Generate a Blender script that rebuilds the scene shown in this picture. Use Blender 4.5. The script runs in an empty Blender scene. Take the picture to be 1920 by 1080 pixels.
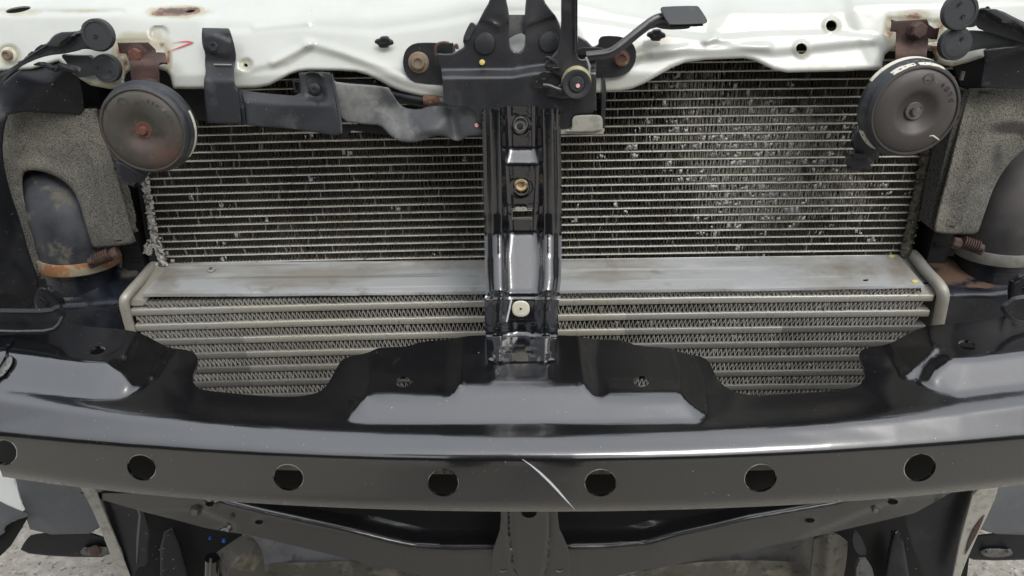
import bpy, bmesh, math, random
import numpy as np
from mathutils import Vector, Matrix
from mathutils.geometry import delaunay_2d_cdt
random.seed(7); rng = np.random.default_rng(7)
R = math.radians
scene = bpy.context.scene

# ---------------------------------------------------------------- camera, sky, sun
FPX = 1400.0; PITCH = R(27.0); ROLL = R(1.1)
FWD = Vector((0, math.cos(PITCH), -math.sin(PITCH)))
UP0 = Vector((0, math.sin(PITCH), math.cos(PITCH))); X0 = Vector((1, 0, 0))
RT = X0*math.cos(ROLL) - UP0*math.sin(ROLL)
UP = X0*math.sin(ROLL) + UP0*math.cos(ROLL)
CAM = Vector((0, -0.626, 0.291))
cd = bpy.data.cameras.new("camera"); cam = bpy.data.objects.new("camera", cd)
scene.collection.objects.link(cam); scene.camera = cam
cd.sensor_width = 36; cd.lens = 36*FPX/1920; cd.clip_start = 0.01; cd.clip_end = 500
cam.matrix_world = Matrix(((RT.x, UP.x, -FWD.x, CAM.x), (RT.y, UP.y, -FWD.y, CAM.y), (RT.z, UP.z, -FWD.z, CAM.z), (0, 0, 0, 1)))

SUN_EL, SUN_AZ = R(48), R(148)
world = bpy.data.worlds.new("World"); scene.world = world; world.use_nodes = True
wn = world.node_tree; bg = wn.nodes["Background"]
sky = wn.nodes.new("ShaderNodeTexSky"); sky.sky_type = 'NISHITA'; sky.sun_disc = False
sky.sun_elevation = SUN_EL; sky.sun_rotation = SUN_AZ; sky.air_density = 1.0; sky.dust_density = 6.0; sky.ozone_density = 1.0
hs = wn.nodes.new("ShaderNodeHueSaturation"); hs.inputs["Saturation"].default_value = 0.35
wn.links.new(sky.outputs[0], hs.inputs["Color"]); hs.inputs["Value"].default_value = 0.5
# thin even cloud under the clear sky: brightest overhead, a third of that at the horizon
wtc = wn.nodes.new("ShaderNodeTexCoord"); wsx = wn.nodes.new("ShaderNodeSeparateXYZ"); wmr = wn.nodes.new("ShaderNodeMapRange")
wmr.inputs["From Min"].default_value = 0; wmr.inputs["To Min"].default_value = .36; wmr.inputs["To Max"].default_value = 1.0
wcl = wn.nodes.new("ShaderNodeVectorMath"); wcl.operation = 'SCALE'; wcl.inputs[0].default_value = (9.3, 9.7, 10.3)
wad = wn.nodes.new("ShaderNodeVectorMath"); wad.operation = 'ADD'
wn.links.new(wtc.outputs["Generated"], wsx.inputs[0]); wn.links.new(wsx.outputs[2], wmr.inputs["Value"]); wn.links.new(wmr.outputs[0], wcl.inputs["Scale"])
wn.links.new(hs.outputs[0], wad.inputs[0]); wn.links.new(wcl.outputs[0], wad.inputs[1]); wn.links.new(wad.outputs[0], bg.inputs[0])
bg.inputs[1].default_value = 0.12
sl = bpy.data.lights.new("sun", 'SUN'); sl.energy = 1.0; sl.angle = R(26); sl.color = (1.0, 0.97, 0.93)
so = bpy.data.objects.new("sun", sl); scene.collection.objects.link(so)
sd = Vector((math.sin(SUN_AZ)*math.cos(SUN_EL), math.cos(SUN_AZ)*math.cos(SUN_EL), math.sin(SUN_EL)))
so.rotation_euler = sd.to_track_quat('Z', 'Y').to_euler()
scene.view_settings.view_transform = 'Standard'; scene.view_settings.look = 'None'
scene.view_settings.exposure = 0.17; scene.view_settings.gamma = 1.0

# ---------------------------------------------------------------- drawing plane -> world
def ray(px, py):
    u = (px-960)/FPX; v = (540-py)/FPX
    return FWD + RT*u + UP*v
def W(px, py, Y):
    d = ray(px, py); return CAM + d*((Y-CAM.y)/d.y)
def WZ(px, py, Z):
    d = ray(px, py); return CAM + d*((Z-CAM.z)/d.z)
def Wn(P, Y):
    u = (P[:, 0]-960)/FPX; v = (540-P[:, 1])/FPX
    d = np.array(FWD)[None] + u[:, None]*np.array(RT)[None] + v[:, None]*np.array(UP)[None]
    t = (Y-CAM.y)/d[:, 1]
    return np.array(CAM)[None] + d*t[:, None]
def S(px, py, Y):                      # metres per drawing unit there
    return ((Y-CAM.y)/ray(px, py).y)/FPX

# ---------------------------------------------------------------- objects
def tag(o, label=None, cat=None, group=None, kind=None):
    if label: o["label"] = label
    if cat: o["category"] = cat
    if group: o["group"] = group
    if kind: o["kind"] = kind
    return o
def thing(name, label, cat, loc=(0, 0, 0), group=None):
    o = bpy.data.objects.new(name, None); o.empty_display_size = .02
    scene.collection.objects.link(o); o.location = loc
    return tag(o, label, cat, group)
def worldloc(o):
    v = Vector(o.location)
    while o.parent: o = o.parent; v += Vector(o.location)
    return v
def mk(name, V, F, mat, parent=None, smooth=True, sharp=None, uv=None, dirt_tone=None, flat=None):
    me = bpy.data.meshes.new(name)
    V = np.asarray(V, dtype=float)
    if parent is not None: V = V - np.array(worldloc(parent))[None]
    me.from_pydata(V.tolist(), [], [list(map(int, f)) for f in F])
    me.materials.append(mat)
    if smooth:
        me.polygons.foreach_set("use_smooth", [True]*len(me.polygons))
        me.set_sharp_from_angle(angle=R(smooth if smooth is not True else 40))
    if dirt_tone is not None:
        a = me.attributes.new("dirt_tone", 'FLOAT', 'POINT'); a.data.foreach_set("value", np.asarray(dirt_tone, dtype=np.float32))
    me.update()
    o = bpy.data.objects.new(name, me); scene.collection.objects.link(o)
    if parent is not None: o.parent = parent
    return o

# ---------------------------------------------------------------- geometry kit
def pip(P, poly):
    poly = np.asarray(poly, float); x, y = P[:, 0], P[:, 1]; ins = np.zeros(len(P), bool)
    n = len(poly); j = n-1
    for i in range(n):
        xi, yi = poly[i]; xj, yj = poly[j]
        c = ((yi > y) != (yj > y))
        with np.errstate(divide='ignore', invalid='ignore'):
            xx = (xj-xi)*(y-yi)/((yj-yi) if yj != yi else 1e-9)+xi
        ins ^= c & (x < xx); j = i
    return ins
def pdist(P, poly, closed=True):
    poly = np.asarray(poly, float); d = np.full(len(P), 1e9)
    n = len(poly)
    for i in range(n if closed else n-1):
        a = poly[i]; b = poly[(i+1) % n]; ab = b-a; L = (ab**2).sum() or 1e-9
        t = np.clip(((P-a)@ab)/L, 0, 1)
        d = np.minimum(d, np.hypot(*(P-(a+t[:, None]*ab)).T))
    return d
def rsmp(poly, sp, closed=True):
    poly = [tuple(map(float, p[:2])) for p in poly]; out = []
    n = len(poly)
    for i in range(n if closed else n-1):
        a = poly[i]; b = poly[(i+1) % n]; L = math.hypot(b[0]-a[0], b[1]-a[1]); k = max(1, int(round(L/sp)))
        for j in range(k): out.append((a[0]+(b[0]-a[0])*j/k, a[1]+(b[1]-a[1])*j/k))
    if not closed: out.append(poly[-1])
    return out
def smooth_poly(poly, it=2, keep=None):
    """Chaikin corner cutting; keep = indices of corners to leave sharp"""
    P = [tuple(map(float, p)) for p in poly]; K = set(keep or [])
    flags = [i in K for i in range(len(P))]
    for _ in range(it):
        Q = []; G = []; n = len(P)
        for i in range(n):
            p = P[i]; a = P[i-1]; b = P[(i+1) % n]
            if flags[i]: Q.append(p); G.append(True)
            else:
                Q.append((p[0]*.75+a[0]*.25, p[1]*.75+a[1]*.25)); G.append(False)
                Q.append((p[0]*.75+b[0]*.25, p[1]*.75+b[1]*.25)); G.append(False)
        P, flags = Q, G
    return P
def ell(cx, cy, rx, ry, rot=0, n=24):
    c, s = math.cos(R(rot)), math.sin(R(rot)); o = []
    for i in range(n):
        a = 2*math.pi*i/n; x, y = rx*math.cos(a), ry*math.sin(a)
        o.append((cx+x*c-y*s, cy+x*s+y*c))
    return o
class Field:
    """depth field of a pressed sheet, sampled on its drawing"""
    def __init__(s, x0, y0, x1, y1, step=2, val=0.0):
        s.x0, s.y0, s.st = x0, y0, step
        s.nx = int((x1-x0)/step)+2; s.ny = int((y1-y0)/step)+2
        s.a = np.full((s.ny, s.nx), float(val))
        gx, gy = np.meshgrid(x0+step*np.arange(s.nx), y0+step*np.arange(s.ny))
        s.P = np.stack([gx.ravel(), gy.ravel()], 1)
    def tin(s, pts, lines=()):
        P = [tuple(p[:2]) for p in pts]; Z = [p[2] for p in pts]; E = []
        for ln in lines:
            b = len(P)
            P += [tuple(p[:2]) for p in ln]; Z += [p[2] for p in ln]
            E += [(b+i, b+i+1) for i in range(len(ln)-1)]
        P = [(float(a), float(b)) for a, b in P]
        v, e, f, ov, oe, of = delaunay_2d_cdt([Vector(p) for p in P], E, [], 0, 1e-4, True)
        z = np.zeros(len(v)); v2 = np.array([tuple(q) for q in v]); PP = np.array(P)
        for i in range(len(v)):
            if len(ov[i]): z[i] = Z[ov[i][0]]
            else:
                k = np.argsort(((PP-v2[i])**2).sum(1))[:3]; z[i] = np.mean([Z[q] for q in k])
        out = s.a.ravel().copy(); x, y = s.P[:, 0], s.P[:, 1]
        for t in f:
            A, B, C = v2[t[0]], v2[t[1]], v2[t[2]]
            den = (B[1]-C[1])*(A[0]-C[0])+(C[0]-B[0])*(A[1]-C[1])
            if abs(den) < 1e-9: continue
            m = (x >= min(A[0], B[0], C[0])-.01) & (x <= max(A[0], B[0], C[0])+.01) & (y >= min(A[1], B[1], C[1])-.01) & (y <= max(A[1], B[1], C[1])+.01)
            idx = np.nonzero(m)[0]
            l1 = ((B[1]-C[1])*(x[idx]-C[0])+(C[0]-B[0])*(y[idx]-C[1]))/den
            l2 = ((C[1]-A[1])*(x[idx]-C[0])+(A[0]-C[0])*(y[idx]-C[1]))/den; l3 = 1-l1-l2
            k = (l1 > -1e-6) & (l2 > -1e-6) & (l3 > -1e-6)
            out[idx[k]] = (l1*z[t[0]]+l2*z[t[1]]+l3*z[t[2]])[k]
        s.a = out.reshape(s.a.shape); return s
    def blur_in(s, sig, poly):               # smooth using only what lies on the part itself
        m = pip(s.P, poly).reshape(s.a.shape).astype(float); keep = s.a
        A = Field.__new__(Field); A.__dict__.update(s.__dict__); A.a = s.a*m; A.blur(sig)
        B = Field.__new__(Field); B.__dict__.update(s.__dict__); B.a = m.copy(); B.blur(sig)
        s.a = np.where(B.a > .02, A.a/np.maximum(B.a, .02), keep)
        for _ in range(4):
            m2 = B.a > .02; q = np.where(m2, s.a, 0); c = m2.astype(float); n = np.zeros_like(q); k = np.zeros_like(q)
            for ax, sh in ((0, 1), (0, -1), (1, 1), (1, -1)): n += np.roll(q, sh, ax); k += np.roll(c, sh, ax)
            s.a = np.where(~m2 & (k > 0), n/np.maximum(k, 1), s.a); B.a = np.where(~m2 & (k > 0), 1, B.a)
        return s
    def blur(s, sig):
        r = max(1, int(3*sig/s.st)); k = np.exp(-.5*((np.arange(-r, r+1)*s.st/sig)**2)); k /= k.sum()
        for ax in (0, 1):
            A = np.moveaxis(s.a, ax, 0); Q = np.concatenate([np.repeat(A[:1], r, 0), A, np.repeat(A[-1:], r, 0)])
            s.a = np.moveaxis(sum(k[i]*Q[i:i+A.shape[0]] for i in range(2*r+1)), 0, ax)
        return s
    def press(s, poly, h, w=6):                # plateau with ramp of width w
        d = pdist(s.P, poly); d = np.where(pip(s.P, poly), d, -d)
        m = np.clip(d/w+.5, 0, 1); m = m*m*(3-2*m); s.a += (h*m).reshape(s.a.shape); return s
    def ridge(s, line, h, w=6):
        d = pdist(s.P, line, False); s.a += (h*np.exp(-(d/w)**2)).reshape(s.a.shape); return s
    def __call__(s, P):
        fx = np.clip((P[:, 0]-s.x0)/s.st, 0, s.nx-1.001); fy = np.clip((P[:, 1]-s.y0)/s.st, 0, s.ny-1.001)
        i = fx.astype(int); j = fy.astype(int); u = fx-i; v = fy-j; a = s.a
        return a[j, i]*(1-u)*(1-v)+a[j, i+1]*u*(1-v)+a[j+1, i]*(1-u)*v+a[j+1, i+1]*u*v
def plane(Y0, dYdx=0, dYdy=0, x0=0, y0=0):
    return lambda P: Y0+dYdx*(P[:, 0]-x0)+dYdy*(P[:, 1]-y0)
def sheet(name, outline, depth, th, mat, parent=None, holes=(), sp=8, dirt_tone=None, rim=0, rimh=0, smooth=50, esp=None, back=True):
    """pressed or moulded sheet: cut outline and holes, real thickness; depth(P)->Y"""
    if not callable(depth): depth = plane(depth)
    esp = esp or sp
    loops = [rsmp(outline, esp)]+[rsmp(h, min(esp, 4)) for h in holes]
    pts = []; E = []
    for lp in loops:
        b = len(pts); pts += lp; n = len(lp); E += [(b+i, b+(i+1) % n) for i in range(n)]
    O = np.array(loops[0]); mn = O.min(0); mx = O.max(0)
    gx = np.arange(mn[0]+sp*.5, mx[0], sp); gy = np.arange(mn[1]+sp*.5, mx[1], sp*.866)
    G = np.array([(x+(sp*.5 if j % 2 else 0), y) for j, y in enumerate(gy) for x in gx]).reshape(-1, 2)
    if len(G):
        k = pip(G, outline) & (pdist(G, outline) > sp*.45)
        for h in holes: k &= (~pip(G, h)) & (pdist(G, h) > min(sp, 5)*.45)
        G = G[k]
    if rim:
        extra = []
        for off in (rim*.25, rim*.6, rim):
            n = len(O); nx = np.roll(O, -1, 0)-np.roll(O, 1, 0); nx /= np.maximum(np.hypot(*nx.T), 1e-6)[:, None]
            for sg in (1, -1):
                Q = O+sg*off*np.stack([-nx[:, 1], nx[:, 0]], 1)
                k = pip(Q, outline) & (pdist(Q, outline) > off*.8)
                for h in holes: k &= (~pip(Q, h)) & (pdist(Q, h) > 2)
                extra.append(Q[k])
        ex = np.concatenate(extra)
        if len(G): G = G[pdist(G, outline) > rim*1.05]
        G = np.concatenate([G, ex]) if len(G) else ex
    allp = [Vector(p) for p in pts]+[Vector(p) for p in G.tolist()]
    v, e, f, *_ = delaunay_2d_cdt(allp, E, [], 0, 1e-3, False)
    P = np.array([tuple(q) for q in v]); T = np.array([t for t in f if len(t) == 3])
    c = P[T].mean(1); k = pip(c, outline)
    for h in holes: k &= ~pip(c, h)
    T = T[k]; used = np.unique(T); mp = -np.ones(len(P), int); mp[used] = np.arange(len(used)); T = mp[T]; P = P[used]
    Y = depth(P).astype(float)
    if rim:
        d = np.clip(pdist(P, outline)/rim, 0, 1); Y = Y+rimh*(1-np.sqrt(np.maximum(0, 1-(1-d)**2)))
    V = Wn(P, Y)
    n = np.cross(V[T[:, 1]]-V[T[:, 0]], V[T[:, 2]]-V[T[:, 0]])
    view = V[T].mean(1)-np.array(CAM); fl = (n*view).sum(1) > 0
    T[fl] = T[fl][:, ::-1]; n[fl] *= -1
    F = T.tolist(); N = len(V)
    if back:
        vn = np.zeros_like(V)
        for q in range(3): np.add.at(vn, T[:, q], n)
        vn /= np.maximum(np.linalg.norm(vn, axis=1), 1e-12)[:, None]
        V = np.concatenate([V, V-vn*th]); F += (T[:, ::-1]+N).tolist()
        ed = {}
        for t in T:
            for a, b in ((t[0], t[1]), (t[1], t[2]), (t[2], t[0])): ed[(a, b)] = 1
        for a, b in ed:
            if (b, a) not in ed: F.append((b, a, a+N, b+N))
        P = np.concatenate([P, P])
    dv = None
    if dirt_tone is not None:
        dv = np.zeros(len(P))
        for (x, y, rx, ry, s_) in dirt_tone:
            dv = np.maximum(dv, s_*np.exp(-(((P[:, 0]-x)/rx)**2+((P[:, 1]-y)/ry)**2)))
    return mk(name, V, F, mat, parent, smooth=smooth, dirt_tone=dv)
def frame(axis):
    a = Vector(axis).normalized(); h = Vector((0, 0, 1)) if abs(a.z) < .9 else Vector((1, 0, 0))
    u = h.cross(a).normalized(); return a, u, a.cross(u)
def lathe_g(c, axis, prof, seg=32, rot=0, cap0=True):
    a, u, w = frame(axis); c = Vector(c); V = []; F = []
    for r, h in prof:
        for i in range(seg):
            t = 2*math.pi*i/seg+rot; V.append(c+a*h+(u*math.cos(t)+w*math.sin(t))*r)
    for k in range(len(prof)-1):
        for i in range(seg):
            j = (i+1) % seg; F.append((k*seg+i, k*seg+j, (k+1)*seg+j, (k+1)*seg+i))
    if cap0: F.append(tuple(range(seg-1, -1, -1)))
    F.append(tuple((len(prof)-1)*seg+i for i in range(seg)))
    return V, F
def join(*gs):
    V = []; F = []
    for v, f in gs:
        b = len(V); V += [tuple(p) for p in v]; F += [tuple(i+b for i in q) for q in f]
    return V, F
def lathe(name, c, axis, prof, mat, parent=None, seg=32, rot=0, smooth=40, cap0=True):
    V, F = lathe_g(c, axis, prof, seg, rot, cap0); return mk(name, V, F, mat, parent, smooth=smooth)
def tube_g(pts, rad, seg=12, flat=1.0, up=(0, 0, 1)):
    pts = [Vector(p) for p in pts]
    if not hasattr(rad, '__len__'): rad = [rad]*len(pts)
    V = []; F = []; prev = None
    for i, p in enumerate(pts):
        d = (pts[min(i+1, len(pts)-1)]-pts[max(i-1, 0)]).normalized()
        u = (prev - d*prev.dot(d)).normalized() if prev else (Vector(up)-d*Vector(up).dot(d)).normalized()
        prev = u; w = d.cross(u)
        for k in range(seg):
            t = 2*math.pi*k/seg; V.append(p+(u*math.cos(t)*flat+w*math.sin(t))*rad[i])
    for i in range(len(pts)-1):
        for k in range(seg):
            j = (k+1) % seg; F.append((i*seg+k, i*seg+j, (i+1)*seg+j, (i+1)*seg+k))
    F.append(tuple(range(seg-1, -1, -1))); F.append(tuple((len(pts)-1)*seg+k for k in range(seg)))
    return V, F
def tube(name, pts, rad, mat, parent=None, seg=12, flat=1.0, up=(0, 0, 1), smooth=50):
    V, F = tube_g(pts, rad, seg, flat, up); return mk(name, V, F, mat, parent, smooth=smooth)
def curve3(pts, n=8):
    """Catmull-Rom through points"""
    P = [Vector(p) for p in pts]; P = [P[0]*2-P[1]]+P+[P[-1]*2-P[-2]]; o = []
    for i in range(1, len(P)-2):
        for k in range(n):
            t = k/n; a, b, c, d = P[i-1], P[i], P[i+1], P[i+2]
            o.append(.5*((2*b)+(c-a)*t+(2*a-5*b+4*c-d)*t*t+(3*b-a-3*c+d)*t**3))
    o.append(P[-2]); return o
def box_g(x0, x1, y0, y1, z0, z1, bev=0):
    V = [(x, y, z) for x in (x0, x1) for y in (y0, y1) for z in (z0, z1)]
    F = [(0, 1, 3, 2), (4, 6, 7, 5), (0, 4, 5, 1), (2, 3, 7, 6), (0, 2, 6, 4), (1, 5, 7, 3)]
    return V, F
def bolt(parent, px, py, Y, rw, rn, mat, mat2=None, axis=(0, -1, .12), cup=False, rot=.3, hk=1.0):
    s = S(px, py, Y); c = W(px, py, Y); rw *= s; rn *= s
    if cup: prof = [(rn, 0), (rn, rn*.75), (rn*.9, rn*.9), (rn*.62, rn*.92), (rn*.5, rn*.7), (rn*.2, rn*.66)]
    if hk != 1: prof = [(rn, 0), (rn, rn*hk), (rn*.9, rn*(hk+.08)), (rn*.5, rn*(hk+.08)), (rn*.4, rn*hk*.4), (rn*.1, rn*hk*.4)]
    elif cup: pass
    else: prof = [(rn, 0), (rn, rn*.75), (rn*.85, rn*.95), (rn*.3, rn*1.0)]
    b = lathe('bolt', c+Vector(axis).normalized()*rw*.12, axis, prof, mat, parent, seg=6 if not cup else 24, rot=rot, smooth=30)
    lathe('washer', c, axis, [(rw, -rw*.05), (rw, rw*.08), (rw*.93, rw*.13), (rw*.5, rw*.16)], mat2 or mat, b, seg=28)
    return b

# ---------------------------------------------------------------- materials
def M(name, col, rough=.5, metal=0, coat=0, crough=.1, spec=.5, layers=(), bump=(), seed=0, ior=1.5, cior=1.5):
    m = bpy.data.materials.new(name); m.use_nodes = True; nt = m.node_tree; N = nt.nodes; L = nt.links
    b = N["Principled BSDF"]; b.inputs["Metallic"].default_value = metal
    b.inputs["Coat Weight"].default_value = coat; b.inputs["Coat Roughness"].default_value = crough
    b.inputs["Specular IOR Level"].default_value = spec; b.inputs["IOR"].default_value = ior; b.inputs["Coat IOR"].default_value = cior
    tc = N.new("ShaderNodeTexCoord")
    def noise(scale, detail=5, st=(1, 1, 1), off=0, rg=.6, kind='n'):
        mp = N.new("ShaderNodeMapping"); mp.inputs["Scale"].default_value = st
        mp.inputs["Location"].default_value = (off*1.7+seed, off*.9+seed*2, off*2.3)
        L.new(tc.outputs["Object"], mp.inputs["Vector"])
        if kind == 'v':
            n = N.new("ShaderNodeTexVoronoi"); n.inputs["Scale"].default_value = scale; L.new(mp.outputs[0], n.inputs["Vector"]); return n.outputs["Distance"]
        n = N.new("ShaderNodeTexNoise"); n.inputs["Scale"].default_value = scale; n.inputs["Detail"].default_value = detail
        n.inputs["Roughness"].default_value = rg; L.new(mp.outputs[0], n.inputs["Vector"]); return n.outputs["Fac"]
    def ramp(src, lo, hi, op=1.0):
        r = N.new("ShaderNodeMapRange"); r.inputs["From Min"].default_value = lo; r.inputs["From Max"].default_value = hi
        r.inputs["To Max"].default_value = op; r.clamp = True; L.new(src, r.inputs["Value"]); return r.outputs[0]
    cur = None; curr = None; curm = None
    for i, l in enumerate(layers):
        src = noise(l.get('scale', 30), l.get('detail', 5), l.get('st', (1, 1, 1)), i*3.1+1, l.get('rg', .6), l.get('kind', 'n'))
        if l.get('attr'):
            at = N.new("ShaderNodeAttribute"); at.attribute_name = "dirt_tone"
            ma = N.new("ShaderNodeMath"); ma.operation = 'MULTIPLY_ADD'; L.new(src, ma.inputs[0]); ma.inputs[1].default_value = l.get('amp', 1.2); L.new(at.outputs["Fac"], ma.inputs[2]); src = ma.outputs[0]
        fac = ramp(src, l['lo'], l['hi'], l.get('op', 1.0))
        mx = N.new("ShaderNodeMix"); mx.data_type = 'RGBA'; L.new(fac, mx.inputs[0])
        if cur is None: mx.inputs[6].default_value = (*col, 1)
        else: L.new(cur, mx.inputs[6])
        mx.inputs[7].default_value = (*l['col'], 1); cur = mx.outputs[2]
        def chain(prev, base, tgt):
            q = N.new("ShaderNodeMix"); q.data_type = 'FLOAT'; L.new(fac, q.inputs[0])
            if prev is None: q.inputs[2].default_value = base
            else: L.new(prev, q.inputs[2])
            q.inputs[3].default_value = tgt; return q.outputs[0]
        curr = chain(curr, rough, l.get('rough', rough))
        if 'metal' in l or curm is not None: curm = chain(curm, metal, l.get('metal', metal))
    if cur is None: b.inputs["Base Color"].default_value = (*col, 1); b.inputs["Roughness"].default_value = rough
    else: L.new(cur, b.inputs["Base Color"]); L.new(curr, b.inputs["Roughness"])
    if curm is not None: L.new(curm, b.inputs["Metallic"])
    prev = None
    for i, bp in enumerate(bump):
        sc, dist = bp[:2]; st = bp[2] if len(bp) > 2 else (1, 1, 1)
        bn = N.new("ShaderNodeBump"); bn.inputs["Distance"].default_value = dist; bn.inputs["Strength"].default_value = 1
        L.new(noise(sc, 4, st, 50+i*5), bn.inputs["Height"])
        if prev: L.new(prev, bn.inputs["Normal"])
        prev = bn.outputs[0]
    if prev: L.new(prev, b.inputs["Normal"]); L.new(prev, b.inputs["Coat Normal"])
    return m
dust = lambda c=(.22, .2, .17), s=25, lo=.5, hi=.75, op=.5, **k: dict(col=c, scale=s, lo=lo, hi=hi, op=op, rough=.85, **k)
speck = lambda c=(.5, .5, .48), s=900, lo=.74, hi=.78, op=.7: dict(col=c, scale=s, lo=lo, hi=hi, op=op, rough=.9, detail=1)
m_white = M('white_body_paint', (.53, .545, .50), .35, coat=.8, crough=.08, layers=[
    dict(col=(.40, .415, .385), scale=9, lo=.45, hi=.75, op=.7), dict(col=(.43, .41, .35), scale=30, lo=.62, hi=.8, op=.4),
    dict(col=(.36, .33, .22), scale=60, attr=True, amp=.8, lo=.62, hi=.95, rough=.8, op=.85),
    dict(col=(.20, .10, .06), scale=160, attr=True, amp=.9, lo=1.12, hi=1.3, rough=.9), dict(col=(.05, .035, .028), scale=240, attr=True, amp=1.2, lo=1.55, hi=1.75, rough=.9),
    dict(col=(.12, .11, .1), scale=700, detail=1, lo=.8, hi=.83, rough=.9)], bump=[(6, .0015), (60, .00006)])
m_beam = M('satin_black_paint', (.002, .0022, .0035), .35, spec=.25, coat=1, crough=.14, cior=2.08, layers=[
    dict(col=(.03, .029, .026), scale=7, lo=.6, hi=.9, op=.25, rough=.5), dict(col=(.05, .048, .045), scale=45, lo=.68, hi=.8, op=.4, st=(1, 1, .15)),
    dict(col=(.016, .016, .016), scale=14, lo=.5, hi=.8, op=.5, rough=.45, st=(1, 3, 3)),
    speck((.4, .4, .4), 620, .785, .80, .7), ], bump=[(9, .0006), (30, .00012), (180, .00002)])
m_gloss = M('gloss_black_paint', (.005, .0055, .008), .2, coat=1, crough=.06, cior=1.85, layers=[
    speck((.4, .4, .42), 600, .79, .8, .6)], bump=[(60, .00015), (400, .00001)])
m_latch = M('black_zinc_steel', (.012, .013, .016), .42, spec=.6, coat=.6, crough=.22, layers=[
    dict(col=(.036, .037, .041), scale=30, lo=.45, hi=.7, op=.7, rough=.55), dust((.16, .15, .13), 45, .6, .85, .4), speck((.4, .36, .3), 700, .77, .79)], bump=[(90, .00012), (500, .00003)])
m_grease = M('greasy_black_steel', (.012, .012, .012), .3, layers=[dict(col=(.16, .15, .13), scale=240, lo=.58, hi=.7, op=.6, rough=.6)], bump=[(300, .0008)])
m_plastic = M('charcoal_plastic', (.017, .018, .022), .48, layers=[
    dict(col=(.055, .058, .063), scale=16, lo=.42, hi=.7, rough=.6), dust((.2, .2, .2), 40, .62, .85, .35), speck((.45, .44, .4), 700, .78, .795)], bump=[(300, .00004)])
m_shroud = M('dark_blue_black_plastic', (.006, .007, .010), .42, layers=[
    dict(col=(.04, .044, .052), scale=24, lo=.52, hi=.74, op=.6, rough=.55), dust((.2, .18, .15), 90, .64, .82, .35), speck((.5, .5, .48), 600, .765, .78)], bump=[(60, .0004), (500, .00004)])
m_greyplastic = M('weathered_grey_plastic', (.048, .05, .053), .5, layers=[
    dict(col=(.20, .20, .19), scale=20, lo=.46, hi=.62, op=.85, rough=.75), dict(col=(.33, .32, .29), scale=50, lo=.55, hi=.7, op=.45, rough=.8),
    dict(col=(.03, .03, .03), scale=90, lo=.64, hi=.7, op=.6)], bump=[(120, .0001)])
m_rubber = M('aged_rubber', (.022, .024, .03), .5, layers=[
    dict(col=(.055, .06, .07), scale=26, lo=.46, hi=.6, op=.75, rough=.6), dict(col=(.13, .12, .095), scale=34, lo=.54, hi=.6, op=.85, rough=.85)], bump=[(200, .00008)])
m_rubber2 = M('dusty_rubber', (.03, .028, .028), .55, layers=[
    dict(col=(.075, .067, .063), scale=14, lo=.42, hi=.66, rough=.7), dict(col=(.02, .02, .03), scale=20, lo=.58, hi=.7, op=.7)], bump=[(200, .00008)])
m_hornrub = M('horn_rim_rubber', (.022, .025, .03), .5, layers=[
    dict(col=(.085, .083, .08), scale=60, lo=.5, hi=.68, op=.7, rough=.75)], bump=[(200, .0001)])
m_disc = M('bracket_cap_plastic', (.036, .039, .042), .55, layers=[dict(col=(.1, .1, .1), scale=60, lo=.6, hi=.8, op=.5), speck((.5, .5, .5), 900, .78, .8)], bump=[(300, .00004)])
m_foam = M('speckled_foam', (.14, .135, .118), .95, spec=.2, layers=[
    dict(col=(.29, .275, .22), scale=12, lo=.45, hi=.62, op=.8, rough=.95), dict(col=(.06, .058, .052), scale=16, lo=.56, hi=.72, op=.6),
    dict(col=(.03, .03, .028), scale=980, detail=2, lo=.50, hi=.62, rough=.95, op=.8),
    dict(col=(.40, .39, .34), scale=1200, detail=1, lo=.60, hi=.70, op=.45, rough=.95),
    dict(col=(.03, .03, .03), scale=30, attr=True, amp=.6, lo=.7, hi=1.0, op=.8)], bump=[(650, .0009), (30, .002)])
m_foamedge = M('foam_edge', (.07, .068, .06), .95, layers=[dict(col=(.02, .02, .02), scale=500, lo=.5, hi=.6)])
m_fin = M('radiator_fin_metal', (.085, .08, .067), .55, metal=.3, layers=[
    dict(col=(.21, .195, .16), scale=40, lo=.5, hi=.7, op=.7), dict(col=(.03, .03, .03), scale=7, lo=.45, hi=.65, op=.75), dict(col=(.48, .47, .43), scale=120, attr=True, amp=1.5, lo=.95, hi=1.3, op=.85)])
m_finlight = M('bent_fin_metal', (.34, .345, .335), .4, metal=.15, layers=[dict(col=(.16, .16, .15), scale=350, lo=.45, hi=.62)])
m_tube = M('radiator_tube_metal', (.55, .535, .47), .5, metal=.2, layers=[
    dict(col=(.3, .27, .19), scale=14, lo=.5, hi=.7, op=.8), dict(col=(.10, .095, .08), scale=260, lo=.60, hi=.68, op=.75)], bump=[(500, .0002)])
m_alu = M('dull_aluminium', (.41, .40, .365), .44, metal=.35, spec=.6, layers=[
    dict(col=(.40, .375, .30), scale=7, lo=.45, hi=.62, op=.7, rough=.6),
    dict(col=(.10, .10, .095), scale=10, attr=True, amp=.3, lo=.2, hi=.8, rough=.6, op=.9),
    dict(col=(.10, .085, .06), scale=330, lo=.63, hi=.69, op=.7, rough=.8)], bump=[(60, .0002), (600, .00005)])
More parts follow.
